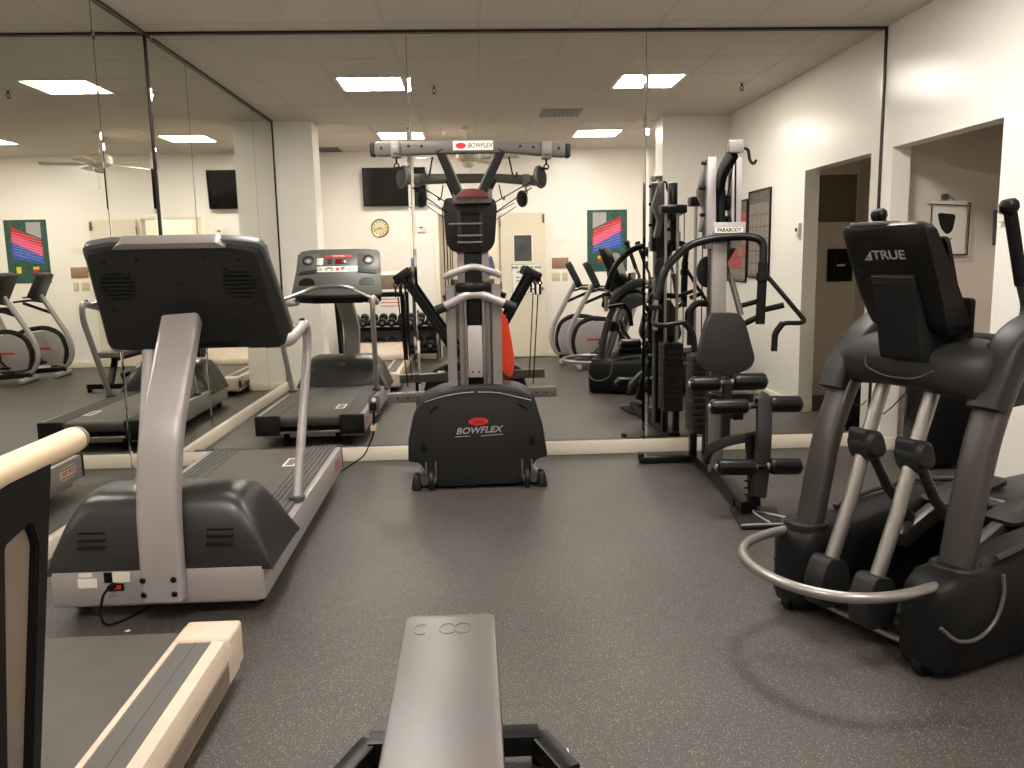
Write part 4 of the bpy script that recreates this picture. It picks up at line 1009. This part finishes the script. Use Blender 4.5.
for p in ((3.558,-0.790,1.974), (3.556,-0.750,1.830), (3.564,-0.750,1.667)): cyl(bm, (p[0] - .02, p[1], p[2]), (p[0] + .04, p[1], p[2]), .012)
obj('adjuster_knob', bm, 'black', t)
# press arm
Pa = [(3.232,-0.920,0.979), (3.237,-0.920,1.160), (3.295,-0.900,1.350), (3.439,-0.880,1.485), (3.606,-0.870,1.524), (3.790,-0.870,1.532), (3.897,-0.900,1.506), (3.887,-0.920,1.374), (3.879,-0.920,1.000)]
bm = nb(); tube(bm, Pa[1:8] , .024, 14, .07); pa = obj('press_arm', bm, 'black', t)
for a, b in ((Pa[7], Pa[8]), (Pa[1], Pa[0])):
    bm = nb(); tube(bm, [a, b], .028 if a == Pa[7] else .017, 14); obj('press_handle', bm, 'rubber' if a == Pa[7] else 'chrome', pa)
    bm = nb(); d = (V(b) - V(a)); cyl(bm, V(a) + d * .16, V(a) + d * .3, .036); obj('collar', bm, 'black', pa)
for pts in ([(3.914,-0.920,1.290), (4.006,-0.980,1.164), (4.117,-1.020,1.020), (4.087,-1.020,1.009), (3.983,-1.020,1.012), (3.936,-1.020,0.953), (3.933,-1.020,0.844)], [(3.238,-0.920,1.124), (3.205,-0.960,1.019), (3.257,-1.000,1.009), (3.389,-1.000,1.030), (3.444,-1.000,0.963), (3.458,-1.000,0.848)]):
    bm = nb(); tube(bm, pts, .014, 12, .03); fa = obj('fly_arm', bm, 'black', t)
    bm = nb(); tube(bm, pts[-3:], .019, 12, .03); obj('foam_grip', bm, 'rubber', fa)
bm = nb(); tube(bm, [(3.528,-0.620,0.850), (3.531,-0.620,1.088), (3.570,-0.620,1.120), (3.740,-0.660,1.105)], .022, 12, .03); tube(bm, [(3.783,-0.750,1.096), (3.930,-0.800,1.139)], .016, 12); tube(bm, [(3.920,-0.850,1.081), (4.032,-0.900,1.111)], .018, 12); tube(bm, [(3.790,-0.850,0.991), (3.872,-0.900,1.042)], .018, 12); obj('support_tube', bm, 'black', t)
bm = nb(); tube(bm, [(3.723,-0.720,1.377), (3.761,-0.750,1.234)], .008, 8); tube(bm, [(3.750,-0.740,1.278), (3.799,-0.800,1.049)], .019, 12); obj('damper', bm, 'silver2', t)
bm = nb(); p = (3.632,-0.620,1.316); prism(bm, [(p[0] + .045 * math.cos(k * PI / 12) * (1 if math.cos(k * PI / 12) > 0 else 1.5), p[2] + .10 * math.sin(k * PI / 12)) for k in range(24)], 'y', -.635, -.605, .006); obj('cam_plate', bm, 'shroud', t)
# back pad and seat
bm = nb(); prism(bm, rounded(xz((3.587,-0.920,1.074), (3.747,-0.920,1.070), (3.786,-0.920,1.015), (3.853,-0.920,0.786), (3.823,-0.920,0.725), (3.681,-0.920,0.679), (3.531,-0.920,0.732), (3.499,-0.920,0.795), (3.551,-0.920,1.020)), .05, 4), 'y', -.93, -.85, .025, 4); obj('back_pad', bm, 'vinyl', t)
bm = nb(); prism(bm, rounded([(3.56, -1.10), (3.80, -1.10), (3.82, -.95), (3.54, -.95)], .05), 'z', .545, .60, .02, 3); obj('seat_pad', bm, 'foam', t)
bm = nb(); bar(bm, [(3.665, -.8, .50), (3.665, -1.20, .50)], .06, .07); bar(bm, [(3.66, -.80, .06), (3.60, -1.60, .06)], .08, .06); obj('seat_frame', bm, 'black', t)
# foam rollers on the leg station
def roller(a, b, r, par, core='silver3'):
    a, b = V(a), V(b); bm = nb(); foamroll(bm, a, b, r); o = obj('foam_roller', bm, 'foam', par)
    d = (b - a).normalized(); bm = nb(); cyl(bm, a - d * .012, a + d * .01, .018); cyl(bm, b - d * .01, b + d * .012, .018); obj('roller_cap', bm, core, o); return o
ps = [(3.702,-1.420,0.637), (3.729,-1.440,0.623), (3.705,-1.520,0.470), (3.688,-1.550,0.282), (3.652,-1.600,0.117)]
bm = nb(); sweep(bm, fillet([ps[0], ps[1], ps[2], ps[3], ps[4]], .1, 5), rounded([(-.022, -.04), (.022, -.04), (.022, .04), (-.022, .04)], .006, 2), up=(1, 0, 0)); 
lev = obj('leg_lever', bm, 'char', t)
p = (3.672,-1.420,0.221)
bm = nb(); bar(bm, [(p[0], -1.40, .42), (p[0] + .005, -1.48, .03)], .055, .06, up=(0, 1, 0)); po = obj('front_post', bm, 'black', t)
for z in (.17, .13, .09):
    bm = nb(); cyl(bm, (p[0] - .05, -1.46, z), (p[0], -1.46, z), .006); obj('peg', bm, 'black', po)
roller((3.390,-1.150,0.678), (3.568,-1.150,0.679), .044, t); roller((3.645,-1.150,0.683), (3.842,-1.150,0.683), .05, t)
bm = nb(); q = (3.610,-1.150,0.678); cyl(bm, (3.539,-1.150,0.680), (3.687,-1.150,0.682), .014); bar(bm, [q, (q[0], -1.12, .30)], .05, .05, up=(0, 1, 0)); obj('roller_arm', bm, 'char', t)
roller((3.424,-1.450,0.594), (3.636,-1.450,0.593), .042, lev); roller((3.754,-1.450,0.601), (3.934,-1.450,0.596), .047, lev)
roller((3.430,-1.580,0.287), (3.639,-1.580,0.280), .045, lev); roller((3.716,-1.580,0.283), (3.893,-1.580,0.277), .046, lev)
bm = nb(); cyl(bm, (3.620,-1.450,0.588), (3.771,-1.450,0.595), .013); cyl(bm, (3.611,-1.580,0.281), (3.732,-1.580,0.277), .013); obj('roller_axle', bm, 'black', lev)
bm = nb(); bar(bm, [(3.696,-1.420,0.416), (3.570,-1.300,0.364), (3.483,-1.220,0.295), (3.478,-1.200,0.219)], .03, .055, up=(0, .2, 1), fil=.06); obj('pivot_arm', bm, 'shroud', t)
# weight stack with guide rods
sx, sy = (3.654,-0.420,0.451)[0], -.42
for k in range(12):
    bm = nb(); z = .235 + .044 * k; box(bm, (sx - .075, sy - .10, z), (sx + .075, sy + .10, z + .040), .005); box(bm, (sx - .012, sy - .104, z + .013), (sx + .012, sy - .098, z + .027), .002, 1); obj('weight_plate', bm, 'plate', t)
for dx in (-.045, .045):
    bm = nb(); cyl(bm, (sx + dx, sy, .06), (sx + dx, sy, 1.76), .011); obj('guide_rod', bm, 'chrome', t)
    bm = nb(); box(bm, (sx + dx - .022, sy - .03, .06), (sx + dx + .022, sy + .03, .235), .004); obj('stack_post', bm, 'black', t)
bm = nb(); tube(bm, [(sx, sy - .01, .76), (sx, sy - .01, 1.76)], .004, 6); tube(bm, [(sx + .10, sy - .02, .4), (sx + .10, sy - .02, 1.76)], .004, 6); cyl(bm, (sx, sy, .76), (sx, sy, .82), .02); obj('stack_cable', bm, 'rubber', t)
bm = nb(); box(bm, (sx - .09, sy - .05, 1.74), (3.76, sy + .05, 1.80), .008); bar(bm, [(3.72, sy, 1.77), (3.70, -.74, 1.74)], .06, .07); obj('top_frame', bm, 'black', t)
bm = nb(); box(bm, (3.26, -.36, .0), (3.83, -.28, .05), .01); box(bm, (3.255, -.35, .03), (3.29, -.29, .075), .008); bar(bm, [(3.66, -.30, .04), (3.66, -.85, .04)], .09, .06); bar(bm, [(3.605, -1.45, .035), (3.66, -.80, .035)], .08, .06); obj('floor_frame', bm, 'black', t)
bm = nb(); prism(bm, rounded([(3.50, -1.80), (3.72, -1.80), (3.80, -1.48), (3.55, -1.42)], .03), 'z', .0, .022, .004); fp = obj('foot_plate', bm, 'char', t)
bm = nb(); tube(bm, [(3.62, -1.56, .07), (3.63, -1.62, .03), (3.66, -1.78, .028)], .006, 8, .02); tube(bm, [(3.655, -1.56, .026), (3.80, -1.70, .024)], .006, 8); tube(bm, [(3.50, -1.79, .026), (3.72, -1.79, .026)], .006, 8); obj('plate_rail', bm, 'silver', fp)

# ------------------------------------------------------------------ elliptical trainer (own frame: x back from the nose, y left, z up)
t = thing('elliptical_trainer', 'graphite elliptical trainer with a chrome bumper tube, standing by the right wall', 'elliptical trainer', (3.5435, -3.022, 0), math.atan2(.4, .9165))
LO = dict(local=True)
up_r = [(.085, -.30, .26), (.142, -.30, .58), (.207, -.30, .82), (.275, -.30, .97), (.36, -.30, 1.10)]
up_l = [(.01, .29, .24), (.055, .285, .47), (.10, .285, .69), (.18, .28, .90), (.30, .28, 1.06)]
for P in (up_r, up_l):
    bm = nb(); sweep(bm, fillet(P, .12, 5), rounded([(-.030, -.056), (.030, -.056), (.030, .056), (-.030, .056)], .02, 3), up=(0, 1, 0)); obj('upright', bm, 'ellgrey', t, **LO)
# base housings
for s in (-1, 1):
    y0 = s * .30
    bm = nb(); tb = bmesh.new(); rings = []
    for x, zt, zb, w in ((-.075, .27, .06, .05), (-.055, .33, .03, .085), (.0, .36, .02, .10), (.12, .37, .018, .105), (.22, .36, .018, .105), (.40, .385, .02, .115), (.70, .41, .03, .12), (1.0, .37, .04, .115), (1.25, .28, .05, .10), (1.42, .16, .06, .07)):
        rings.append([tb.verts.new((x, y0 + w * u, zb + (zt - zb) * v)) for u, v in ((-.75, 0), (-1, .12), (-1, .8), (-.8, .95), (-.4, 1), (.4, 1), (.8, .95), (1, .8), (1, .12), (.75, 0))])
    for A, B in zip(rings, rings[1:]):
        for j in range(10): tb.faces.new((A[j], A[(j + 1) % 10], B[(j + 1) % 10], B[j]))
    tb.faces.new(rings[0][::-1]); tb.faces.new(rings[-1])
    bmesh.ops.subdivide_edges(tb, edges=tb.edges[:], cuts=1, smooth=.6, use_grid_fill=True)
    merge(bm, tb); bh = obj('base_housing', bm, 'chard', t, 50, local=True)
    bx = .095 if s < 0 else .02
    bm = nb(); lathe(bm, [(.078, .29), (.088, .34), (.086, .36), (.076, .368), (.06, .36)], (bx + .01, y0, 0), (0, 0, 1), 28); obj('upright_collar', bm, 'shroud', bh, local=True)
    bm = nb(); tube(bm, [(-.065, y0 + s * .075, .20), (-.02, y0 + s * .104, .15), (.08, y0 + s * .112, .14), (.17, y0 + s * .112, .19), (.20, y0 + s * .112, .28), (.19, y0 + s * .108, .345)], .007, 8, .05); obj('trim_line', bm, 'grey', bh, local=True)
    bm = nb(); tube(bm, [(.24, y0 + s * .05, .372), (.42, y0 + s * .06, .405), (.72, y0 + s * .06, .425), (1.0, y0 + s * .05, .385)], .012, 8, .1); obj('trim_line', bm, 'ellgrey', bh, local=True)
    for x in (-.02, 1.3):
        bm = nb(); cyl(bm, (x, y0, 0), (x, y0, .05), .03); obj('levelling_foot', bm, 'rubber', bh, local=True)
    bm = nb(); cyl(bm, (-.045, y0 - .02, .035), (-.045, y0 + .02, .035), .034); wh = obj('transport_wheel', bm, 'rubber', t, local=True)
    bm = nb(); cyl(bm, (-.045, y0 - .023, .035), (-.045, y0 + .023, .035), .012); obj('hub', bm, 'chrome', wh, local=True)
bm = nb(); box(bm, (.0, -.24, .04), (.12, .24, .10), .01); obj('base_frame', bm, 'black', t, local=True)
bm = nb(); box(bm, (.75, -.22, .05), (1.35, .22, .42), .05, 3); obj('drive_cover', bm, 'black', t, local=True)
bm = nb(); tube(bm, [(.0, .25, .062), (.0, -.22, .062)], .014, 12); obj('tie_bar', bm, 'chrome', t, local=True)
bm = nb(); tube(bm, [(.0, .33, .325), (-.12, .345, .32), (-.28, .31, .32), (-.40, .20, .32), (-.455, .04, .32), (-.445, -.13, .32), (-.36, -.27, .32), (-.20, -.33, .32), (-.03, -.33, .32)], .0185, 14, .09); obj('bumper_tube', bm, 'satin', t, local=True)
# front pivot links and the silver swing tubes
for y, x0 in ((.13, -.01), (-.08, -.01)):
    top = (.24, y, .95); bot = (x0 - .03, y, .20)
    bm = nb(); tube(bm, [bot, (.075, y, .48), (.155, y, .73), top], .027, 16); sw = obj('swing_tube', bm, 'satin', t, local=True)
    bm = nb(); prism(bm, rounded([(-.10, .09), (.03, .09), (.05, .17), (.02, .265), (-.07, .285), (-.11, .2)], .03), 'y', y - .045, y + .045, .012, 3); obj('pivot_cover', bm, 'char', t, local=True)
    bm = nb(); cyl(bm, (.145, y + .055, .70), (.145, y - .055, .70), .052, bev=.014); prism(bm, rounded([(.09, .765), (.19, .74), (.22, .655), (.13, .63), (.10, .66)], .03), 'y', y - .04, y + .04, .012, 2); cl = obj('swing_clamp', bm, 'char', t, local=True)
    bm = nb(); tube(bm, [(.16, y, .69), (.30, y + .02, .50), (.52, y + .05, .30)], .02, 12); obj('drive_link', bm, 'ellgrey', t, local=True)
    py = .155 if y > 0 else -.125
    bm = nb(); bar(bm, [(.40, py, .26), (.62, py, .36), (.80, py, .41)], .05, .07, fil=.1); bar(bm, [(.78, py, .415), (1.5, py, .30)], .05, .06); ar = obj('pedal_arm', bm, 'ellgrey', t, local=True)
    bm = nb(); prism(bm, rounded([(.60, py - .075), (.98, py - .085), (.98, py + .085), (.60, py + .075)], .04), 'z', .0, .022, .006, 2, Matrix.Translation((0, 0, .30)) @ Matrix.Translation((.6, 0, 0)) @ Matrix.Rotation(-.16, 4, 'Y') @ Matrix.Translation((-.6, 0, .075))); pd = obj('pedal', bm, 'shroud', ar, local=True)
    # moving handle above the shroud
    s = 1 if y > 0 else -1; hy = .26 * s
    bm = nb(); tube(bm, [(.24, hy, .95), (.36, hy, 1.12), (.46, hy, 1.20), (.41, hy, 1.30), (.32, hy, 1.555)], .017, 12, .06); mh = obj('moving_handle', bm, 'ellgrey', t, local=True)
    bm = nb(); tube(bm, [(.41, hy, 1.30), (.318, hy, 1.56)], .021, 14); obj('rubber_grip', bm, 'rubber', mh, local=True)
    bm = nb(); lathe(bm, [(.024, -.012), (.031, 0), (.031, .018), (.022, .03)], (.318, hy, 1.555), (-.33, 0, .94), 20); obj('grip_cap', bm, 'black', mh, local=True)
# shroud across the uprights
bm = nb(); tb = bmesh.new(); rings = []
for y, dz, dx, sc in ((.335, -.03, .06, .80), (.30, 0, .03, 1), (.22, .02, 0, 1), (.10, .03, -.02, 1), (-.05, .03, -.03, 1), (-.18, .02, -.015, 1), (-.28, .0, .02, 1), (-.325, -.03, .06, .80)):
    low = .905 if abs(y) > .27 else (.90 if abs(y) > .15 else .905)
    prof = [(.15, low + .02), (.14, .97), (.15, 1.035), (.20, 1.075), (.30, 1.095), (.42, 1.08), (.50, 1.03), (.48, .96), (.34, low), (.2, low - .005)]
    cx, cz = .31, .99
    rings.append([tb.verts.new((cx + (x - cx) * sc + dx, y, cz + (z - cz) * sc + dz)) for x, z in prof])
for A, B in zip(rings, rings[1:]):
    for j in range(10): tb.faces.new((A[j], A[(j + 1) % 10], B[(j + 1) % 10], B[j]))
tb.faces.new(rings[0][::-1]); tb.faces.new(rings[-1])
bmesh.ops.subdivide_edges(tb, edges=tb.edges[:], cuts=1, smooth=.7, use_grid_fill=True)
merge(bm, tb); sh = obj('shroud', bm, 'shroud', t, 60, local=True)
for s in (-1, 1):
    y = s * .30
    bm = nb(); sweep(bm, fillet([(.205 if s < 0 else .155, y, .885), (.25 if s < 0 else .20, y, .99), (.31, y, 1.10), (.44, y, 1.165), (.58, y, 1.14)], .10, 6), rounded([(-.045, -.06), (.045, -.06), (.045, .06), (-.045, .06)], .03, 4), up=(0, 1, 0)); obj('side_arm', bm, 'shroud', sh, local=True)
bm = nb(); tube(bm, [(.120, .125, 1.045), (.108, .12, 1.0), (.102, .03, .972), (.102, -.10, .975), (.118, -.16, 1.01)], .0025, 6, .05); obj('panel_seam', bm, 'grey', sh, local=True)
bm = nb(); box(bm, (.46, -.24, 1.05), (.56, .24, 1.11), .02, 3); obj('fixed_hand_bar', bm, 'rubber', sh, local=True)
# console on its short neck
bm = nb(); prism(bm, rounded([(.085, 1.04), (.34, 1.04), (.30, 1.16), (.10, 1.335), (.025, 1.345)], .02), 'y', -.135, .035, .014, 3); nk = obj('console_neck', bm, 'chard', t, local=True)
bm = nb(); prism(bm, rounded([(.018, 1.335), (.03, 1.305), (.05, 1.31), (.04, 1.345)], .005), 'y', -.135, .035, .003); obj('neck_lip', bm, 'shroud', nk, local=True)
XF = lambda z: -.030 + (1.49 - z) * .43
bm = nb(); tb = bmesh.new(); rings = []
# a slab leaning back: rings from the top down (z, front, thickness, half-height edges)
for z, dx, th, yl, yr in ((1.518, .028, .03, .115, -.175), (1.508, .008, .065, .130, -.192), (1.49, .0, .08, .137, -.20), (1.40, 0, .10, .137, -.203), (1.27, 0, .125, .132, -.203), (1.17, 0, .145, .112, -.198), (1.14, .012, .13, .09, -.19), (1.128, .03, .09, .07, -.175)):
    c = .022; xf = XF(z) + dx; xb = xf + th
    rings.append([tb.verts.new(p) for p in ((xf, yl - c, z), (xf + c * .7, yl, z), (xb - c * .3, yl, z), (xb, yl - c, z), (xb, yr + c, z), (xb - c * .3, yr, z), (xf + c * .7, yr, z), (xf, yr + c, z))])
for A, B in zip(rings, rings[1:]):
    for j in range(8): tb.faces.new((A[j], A[(j + 1) % 8], B[(j + 1) % 8], B[j]))
tb.faces.new(rings[0][::-1]); tb.faces.new(rings[-1])
merge(bm, tb); con = obj('console', bm, 'black', t, 50, local=True)
bm = nb(); prism(bm, rounded([(-.025, .105), (.02, .105), (.05, -.06), (-.025, -.06)], .012), 'z', 1.512, 1.524, .004, 2); obj('top_cap', bm, 'silver2', con, local=True)
Md = frameM((XF(1.31) + .122, -.033, 1.31), (0, 1, 0), (-.36, 0, 1))
bm = nb(); prism(bm, rounded([(-.155, -.165), (.155, -.165), (.155, .165), (-.155, .165)], .02), 'z', -.008, .010, M=Md); obj('display', bm, 'screen', con, local=True)
bm = nb(); prism(bm, rounded([(-.165, 1.10), (.10, 1.10), (.10, 1.255), (-.165, 1.255)], .018), 'x', .29, .315, .006); rr = obj('lower_display', bm, 'black', con, local=True)
bm = nb(); prism(bm, rounded([(-.145, 1.12), (.08, 1.12), (.08, 1.235), (-.145, 1.235)], .01), 'x', .315, .318); obj('display_face', bm, 'screen', rr, local=True)
bm = nb(); box(bm, (.22, -.10, 1.12), (.30, .04, 1.17), .006); obj('display_arm', bm, 'black', rr, local=True)
bm = nb(); Mg = frameM((XF(1.345) - .0005, .095, 1.345), (0, -1, 0), (-.43, 0, 1)); cyl(bm, Mg @ V((0, 0, -.003)), Mg @ V((0, 0, .003)), .016); obj('port_cover', bm, 'chard', con, local=True)
text('logo_lettering', 'TRUE', .046, frameM((XF(1.408) - .0012, -.048, 1.408), (0, -1, 0), (-.43, 0, 1)), 'silver', con, bold=.0006, sx=1.2, local=True)
bm = nb(); Mg = frameM((XF(1.405) - .0008, .035, 1.405), (0, -1, 0), (-.43, 0, 1)); prism(bm, [(-.02, -.014), (.012, -.014), (.012, .020)], 'z', .0, .0012, M=Mg); ob = obj('logo_emblem', bm, 'silver', con, local=True)
bm = nb(); prism(bm, [(-.008, -.008), (.0, -.008), (.004, .002)], 'z', .0012, .0018, M=Mg); obj('emblem_line', bm, 'black', ob, local=True)

# ------------------------------------------------------------------ two upright bikes by the back wall (own frame: x back from the nose)
def make_bike(lab):
    t = thing('exercise_bike', lab, 'exercise bike', (0, 0, 0), 0, 'upright bikes by the back wall')
    bm = nb(); tube(bm, [(.30, 0, .12), (.10, 0, .12), (.01, 0, .30), (.04, 0, .52), (.22, 0, .86), (.34, 0, 1.08)], .032, 14, .22); obj('front_loop', bm, 'silver', t, local=True)
    bm = nb(); tube(bm, [(.12, 0, .16), (.08, 0, .34), (.13, 0, .56), (.30, 0, .66), (.55, 0, .63), (.66, 0, .58)], .03, 12, .16); obj('inner_loop', bm, 'shroud', t, local=True)
    bm = nb(); prism(bm, rounded([(.14, .16), (.10, .36), (.16, .55), (.30, .62), (.58, .58), (.74, .42), (.80, .22), (.74, .16)], .06), 'y', -.07, .07, .02, 3); bd = obj('drive_housing', bm, 'silver', t, local=True)
    for s in (-1, 1):
        bm = nb(); box(bm, (.26, min(s * .070, s * .0725), .37), (.50, max(s * .070, s * .0725), .395)); obj('logo_stripe', bm, 'red', bd, local=True)
        bm = nb(); prism(bm, [(.30 + .12 * math.cos(k * PI / 8), .19 + .03 * math.sin(k * PI / 8)) for k in range(16)], 'y', min(s * .07, s * .076), max(s * .07, s * .076)); obj('badge', bm, 'silver', bd, local=True)
        bm = nb(); cyl(bm, (.46, s * .08, .34), (.46, s * .10, .34), .055); bar(bm, [(.46, s * .10, .34), (.46 - s * .11, s * .10, .34 - s * .13)], .02, .03, up=(0, 1, 0)); ck = obj('crank', bm, 'chard', t, local=True)
        bm = nb(); q = V((.46 - s * .11, s * .16, .34 - s * .13)); box(bm, q - V((.05, .045, .014)), q + V((.05, .045, .014)), .008); obj('pedal', bm, 'black', ck, local=True)
    for x in (.16, .92):
        bm = nb(); foamroll(bm, (x, -.26, .04), (x, .26, .04), .038); obj('foot_tube', bm, 'silver', t, local=True)
    bm = nb(); bar(bm, [(.12, 0, .10), (.95, 0, .06)], .07, .06); obj('base_beam', bm, 'shroud', t, local=True)
    bm = nb(); bar(bm, [(.72, 0, .35), (.90, 0, .86)], .05, .06, up=(0, 1, 0)); obj('seat_post', bm, 'silver', t, local=True)
    bm = nb(); tb = bmesh.new(); prism(bm, rounded([(.70, -.03), (.84, -.06), (.98, -.13), (1.06, -.11), (1.06, .11), (.98, .13), (.84, .06), (.70, .03)], .04), 'z', .86, .93, .02, 3); tb.free(); obj('saddle', bm, 'foam', t, local=True)
    Mk = Matrix.Translation((.34, 0, 1.21)) @ Matrix.Rotation(math.radians(-26), 4, 'Y') @ Matrix.Scale(1.2, 4)
    bm = nb(); prism(bm, rounded([(-.17, -.15), (.17, -.15), (.15, .15), (-.15, .15)], .04), 'x', -.05, .02, .015, 2, Mk); con = obj('console', bm, 'char', t, local=True)
    bm = nb(); prism(bm, rounded([(-.13, -.10), (.13, -.10), (.12, .11), (-.12, .11)], .02), 'x', .02, .024, M=Mk); obj('display', bm, 'screen', con, local=True)
    bm = nb(); box(bm, (.36, -.12, 1.045), (.52, .12, 1.065), .006); obj('reading_shelf', bm, 'grey', con, local=True)
    bm = nb(); tube(bm, [(.28, 0, .98), (.38, 0, 1.0), (.42, .18, 1.02), (.60, .20, 1.0)], .014, 10, .05); tube(bm, [(.38, 0, 1.0), (.42, -.18, 1.02), (.60, -.20, 1.0)], .014, 10, .05); tube(bm, [(.22, 0, .84), (.56, 0, .98)], .02, 10); obj('handlebar', bm, 'shroud', t, local=True)
    return t
bk = make_bike('upright exercise bike nearer the open door by the back wall')
bk.location = (3.17, -5.28, 0); bk.rotation_euler = (0, 0, .12)
dup(bk, (3.33, -4.72, 0), .12, 'upright exercise bike nearer the elliptical trainer')

# ------------------------------------------------------------------ the photographer in the doorway, holding up a phone
def skin_body(name, joints, edges, m, parent, sub=2):
    me = bpy.data.meshes.new(name); me.from_pydata([j[0] for j in joints], edges, [])
    o = bpy.data.objects.new(name, me); C.objects.link(o)
    sk = o.modifiers.new('skin', 'SKIN'); ss = o.modifiers.new('sub', 'SUBSURF'); ss.levels = sub; ss.render_levels = sub
    for v, j in zip(me.skin_vertices[0].data, joints):
        v.radius = j[1] if isinstance(j[1], tuple) else (j[1], j[1])
    me.skin_vertices[0].data[0].use_root = True
    ev = o.evaluated_get(bpy.context.evaluated_depsgraph_get()); nm = bpy.data.meshes.new_from_object(ev)
    bpy.data.objects.remove(o)
    bm = nb(); bm.from_mesh(nm); bpy.data.meshes.remove(nm)
    return obj(name, bm, m, parent, 180)
px, py = 2.20, -6.37
t = thing('person', 'person in a blue grey shirt in the doorway, raising a phone', 'person', (px, py, 0))
J = [((px, py, .95), (.125, .095)), ((px, py, 1.12), (.12, .085)), ((px, py, 1.30), (.145, .095)), ((px, py, 1.43), (.10, .075)), ((px, py + .015, 1.50), .05), ((px, py + .03, 1.575), (.068, .08)), ((px, py + .03, 1.66), (.076, .092)), ((px, py + .02, 1.72), (.05, .06))]
E = [(i, i + 1) for i in range(7)]
def limb(start, chain):
    p = start
    for c in chain: J.append(c); E.append((p, len(J) - 1)); p = len(J) - 1
hands = {}
for s in (-1, 1):
    limb(3, [((px + s * .175, py, 1.42), .055), ((px + s * .215, py + .05, 1.20), .042), ((px + s * .10 - .06, py + .30, 1.345), .030), ((px + s * .095 - .075, py + .37, 1.375), (.034, .022))])
    limb(0, [((px + s * .095, py, .86), .085), ((px + s * .105, py + .02, .48), .056), ((px + s * .11, py - .02, .10), .040), ((px + s * .115, py + .05, .045), (.04, .035)), ((px + s * .125, py + .14, .035), (.04, .028))])
body = skin_body('body', J, E, 'skin', t)
J.append(((px, py, .80), (.150, .115))); J.append(((px, py, 1.04), (.128, .095))); J.append(((px, py, .90), (.125, .098)))
E2 = E + [(0, 26), (0, 27), (0, 28)]
def clothes(name, m, idx, grow):
    mp = {i: k for k, i in enumerate(idx)}
    jj = [(J[i][0], tuple(r + grow for r in J[i][1]) if isinstance(J[i][1], tuple) else J[i][1] + grow) for i in idx]
    return skin_body(name, jj, [(mp[a], mp[b]) for a, b in E2 if a in mp and b in mp], m, t)
# joints: 8.. left arm (4), left leg (5), right arm (4), right leg (5), then the hem points
clothes('shirt', 'shirt', [0, 1, 2, 3, 8, 9, 17, 18, 26], .028)
clothes('trousers', 'jeans', [0, 12, 13, 14, 21, 22, 23, 27], .012)
bm = nb(); t0 = bmesh.new(); bmesh.ops.create_uvsphere(t0, u_segments=24, v_segments=16, radius=1)
for v in [v for v in t0.verts if v.co.z < -.15 + .75 * max(0, v.co.y)]: t0.verts.remove(v)
merge(bm, t0, Matrix.Translation((px, py + .018, 1.655)) @ Matrix.Diagonal((.088, .112, .098, 1))); obj('hair', bm, 'hair', body)
bm = nb()
for s in (-1, 1): ball(bm, (px + s * .030, py + .108, 1.628), .008)
obj('eye', bm, 'hair', body)
bm = nb(); ball(bm, (px, py + .112, 1.555), .02, (1, .3, .25)); obj('mouth', bm, 'drd', body)
bm = nb(); prism(bm, [(.0, .028), (.024, -.014), (0, -.016)], 'x', -.012, .012, .004, M=Matrix.Translation((px, py + .112, 1.60)) ); obj('nose', bm, 'skin', body)
for s in (-1, 1):
    bm = nb(); ball(bm, (px + s * .078, py + .025, 1.61), .03, (.35, .7, 1)); obj('ear', bm, 'skin', body)
    bm = nb(); box(bm, (px + s * .115 - .045, py - .07, 0), (px + s * .115 + .05, py + .20, .085), .03, 3, top=(.8, .75)); obj('shoe', bm, 'black', body)
for s in (-1, 1):
    wr = V((px + s * .095 - .075, py + .37, 1.375))
    for f in range(4):
        b0 = wr + V((0, .03, .012 * f - .004)); bm = nb()
        tube(bm, [b0, b0 + V((s * .006, .038, .008)), b0 + V((-s * .012, .062, .008)), b0 + V((-s * .030, .066, .006))], .0085 - .0006 * abs(f - 1), 8, .012); obj('finger', bm, 'skin', body)
    bm = nb(); tube(bm, [wr + V((-s * .01, .005, .02)), wr + V((-s * .03, .028, .045)), wr + V((-s * .045, .040, .05))], .010, 8, .015); obj('thumb', bm, 'skin', body)
t = thing('phone', 'dark phone held up by the person in the doorway', 'phone', (px - .09, py + .44, 1.40))
bm = nb(); box(bm, (px - .185, py + .432, 1.355), (px - .025, py + .441, 1.435), .004, 3); obj('case', bm, 'black', t)
bm = nb(); cyl(bm, (px - .165, py + .441, 1.418), (px - .165, py + .443, 1.418), .007); obj('camera_lens', bm, 'screen', t)

# ------------------------------------------------------------------ camera, world
w = bpy.data.worlds.new('world'); bpy.context.scene.world = w; w.use_nodes = True
w.node_tree.nodes['Background'].inputs[0].default_value = (.02, .02, .02, 1)
cam = bpy.data.cameras.new('camera'); cam.sensor_width = 36; cam.lens = 28.9971; cam.clip_start = .02
co = bpy.data.objects.new('camera', cam); C.objects.link(co); co.matrix_world = Matrix([[0.998668, 0.02647, -0.044292, 2.135331], [-0.04774, 0.14831, -0.987788, -5.871906], [-0.019578, 0.988587, 0.149376, 1.419741], [0.0, 0.0, 0.0, 1.0]])
sc = bpy.context.scene; sc.camera = co
sc.view_settings.view_transform = 'Standard'; sc.view_settings.look = 'None'; sc.view_settings.gamma = 1; sc.view_settings.use_curve_mapping = False
sc.view_settings.exposure = 2.2
sc.cycles.max_bounces = 14; sc.cycles.glossy_bounces = 8; sc.cycles.diffuse_bounces = 5
sc.cycles.caustics_reflective = True; sc.cycles.sample_clamp_indirect = 8
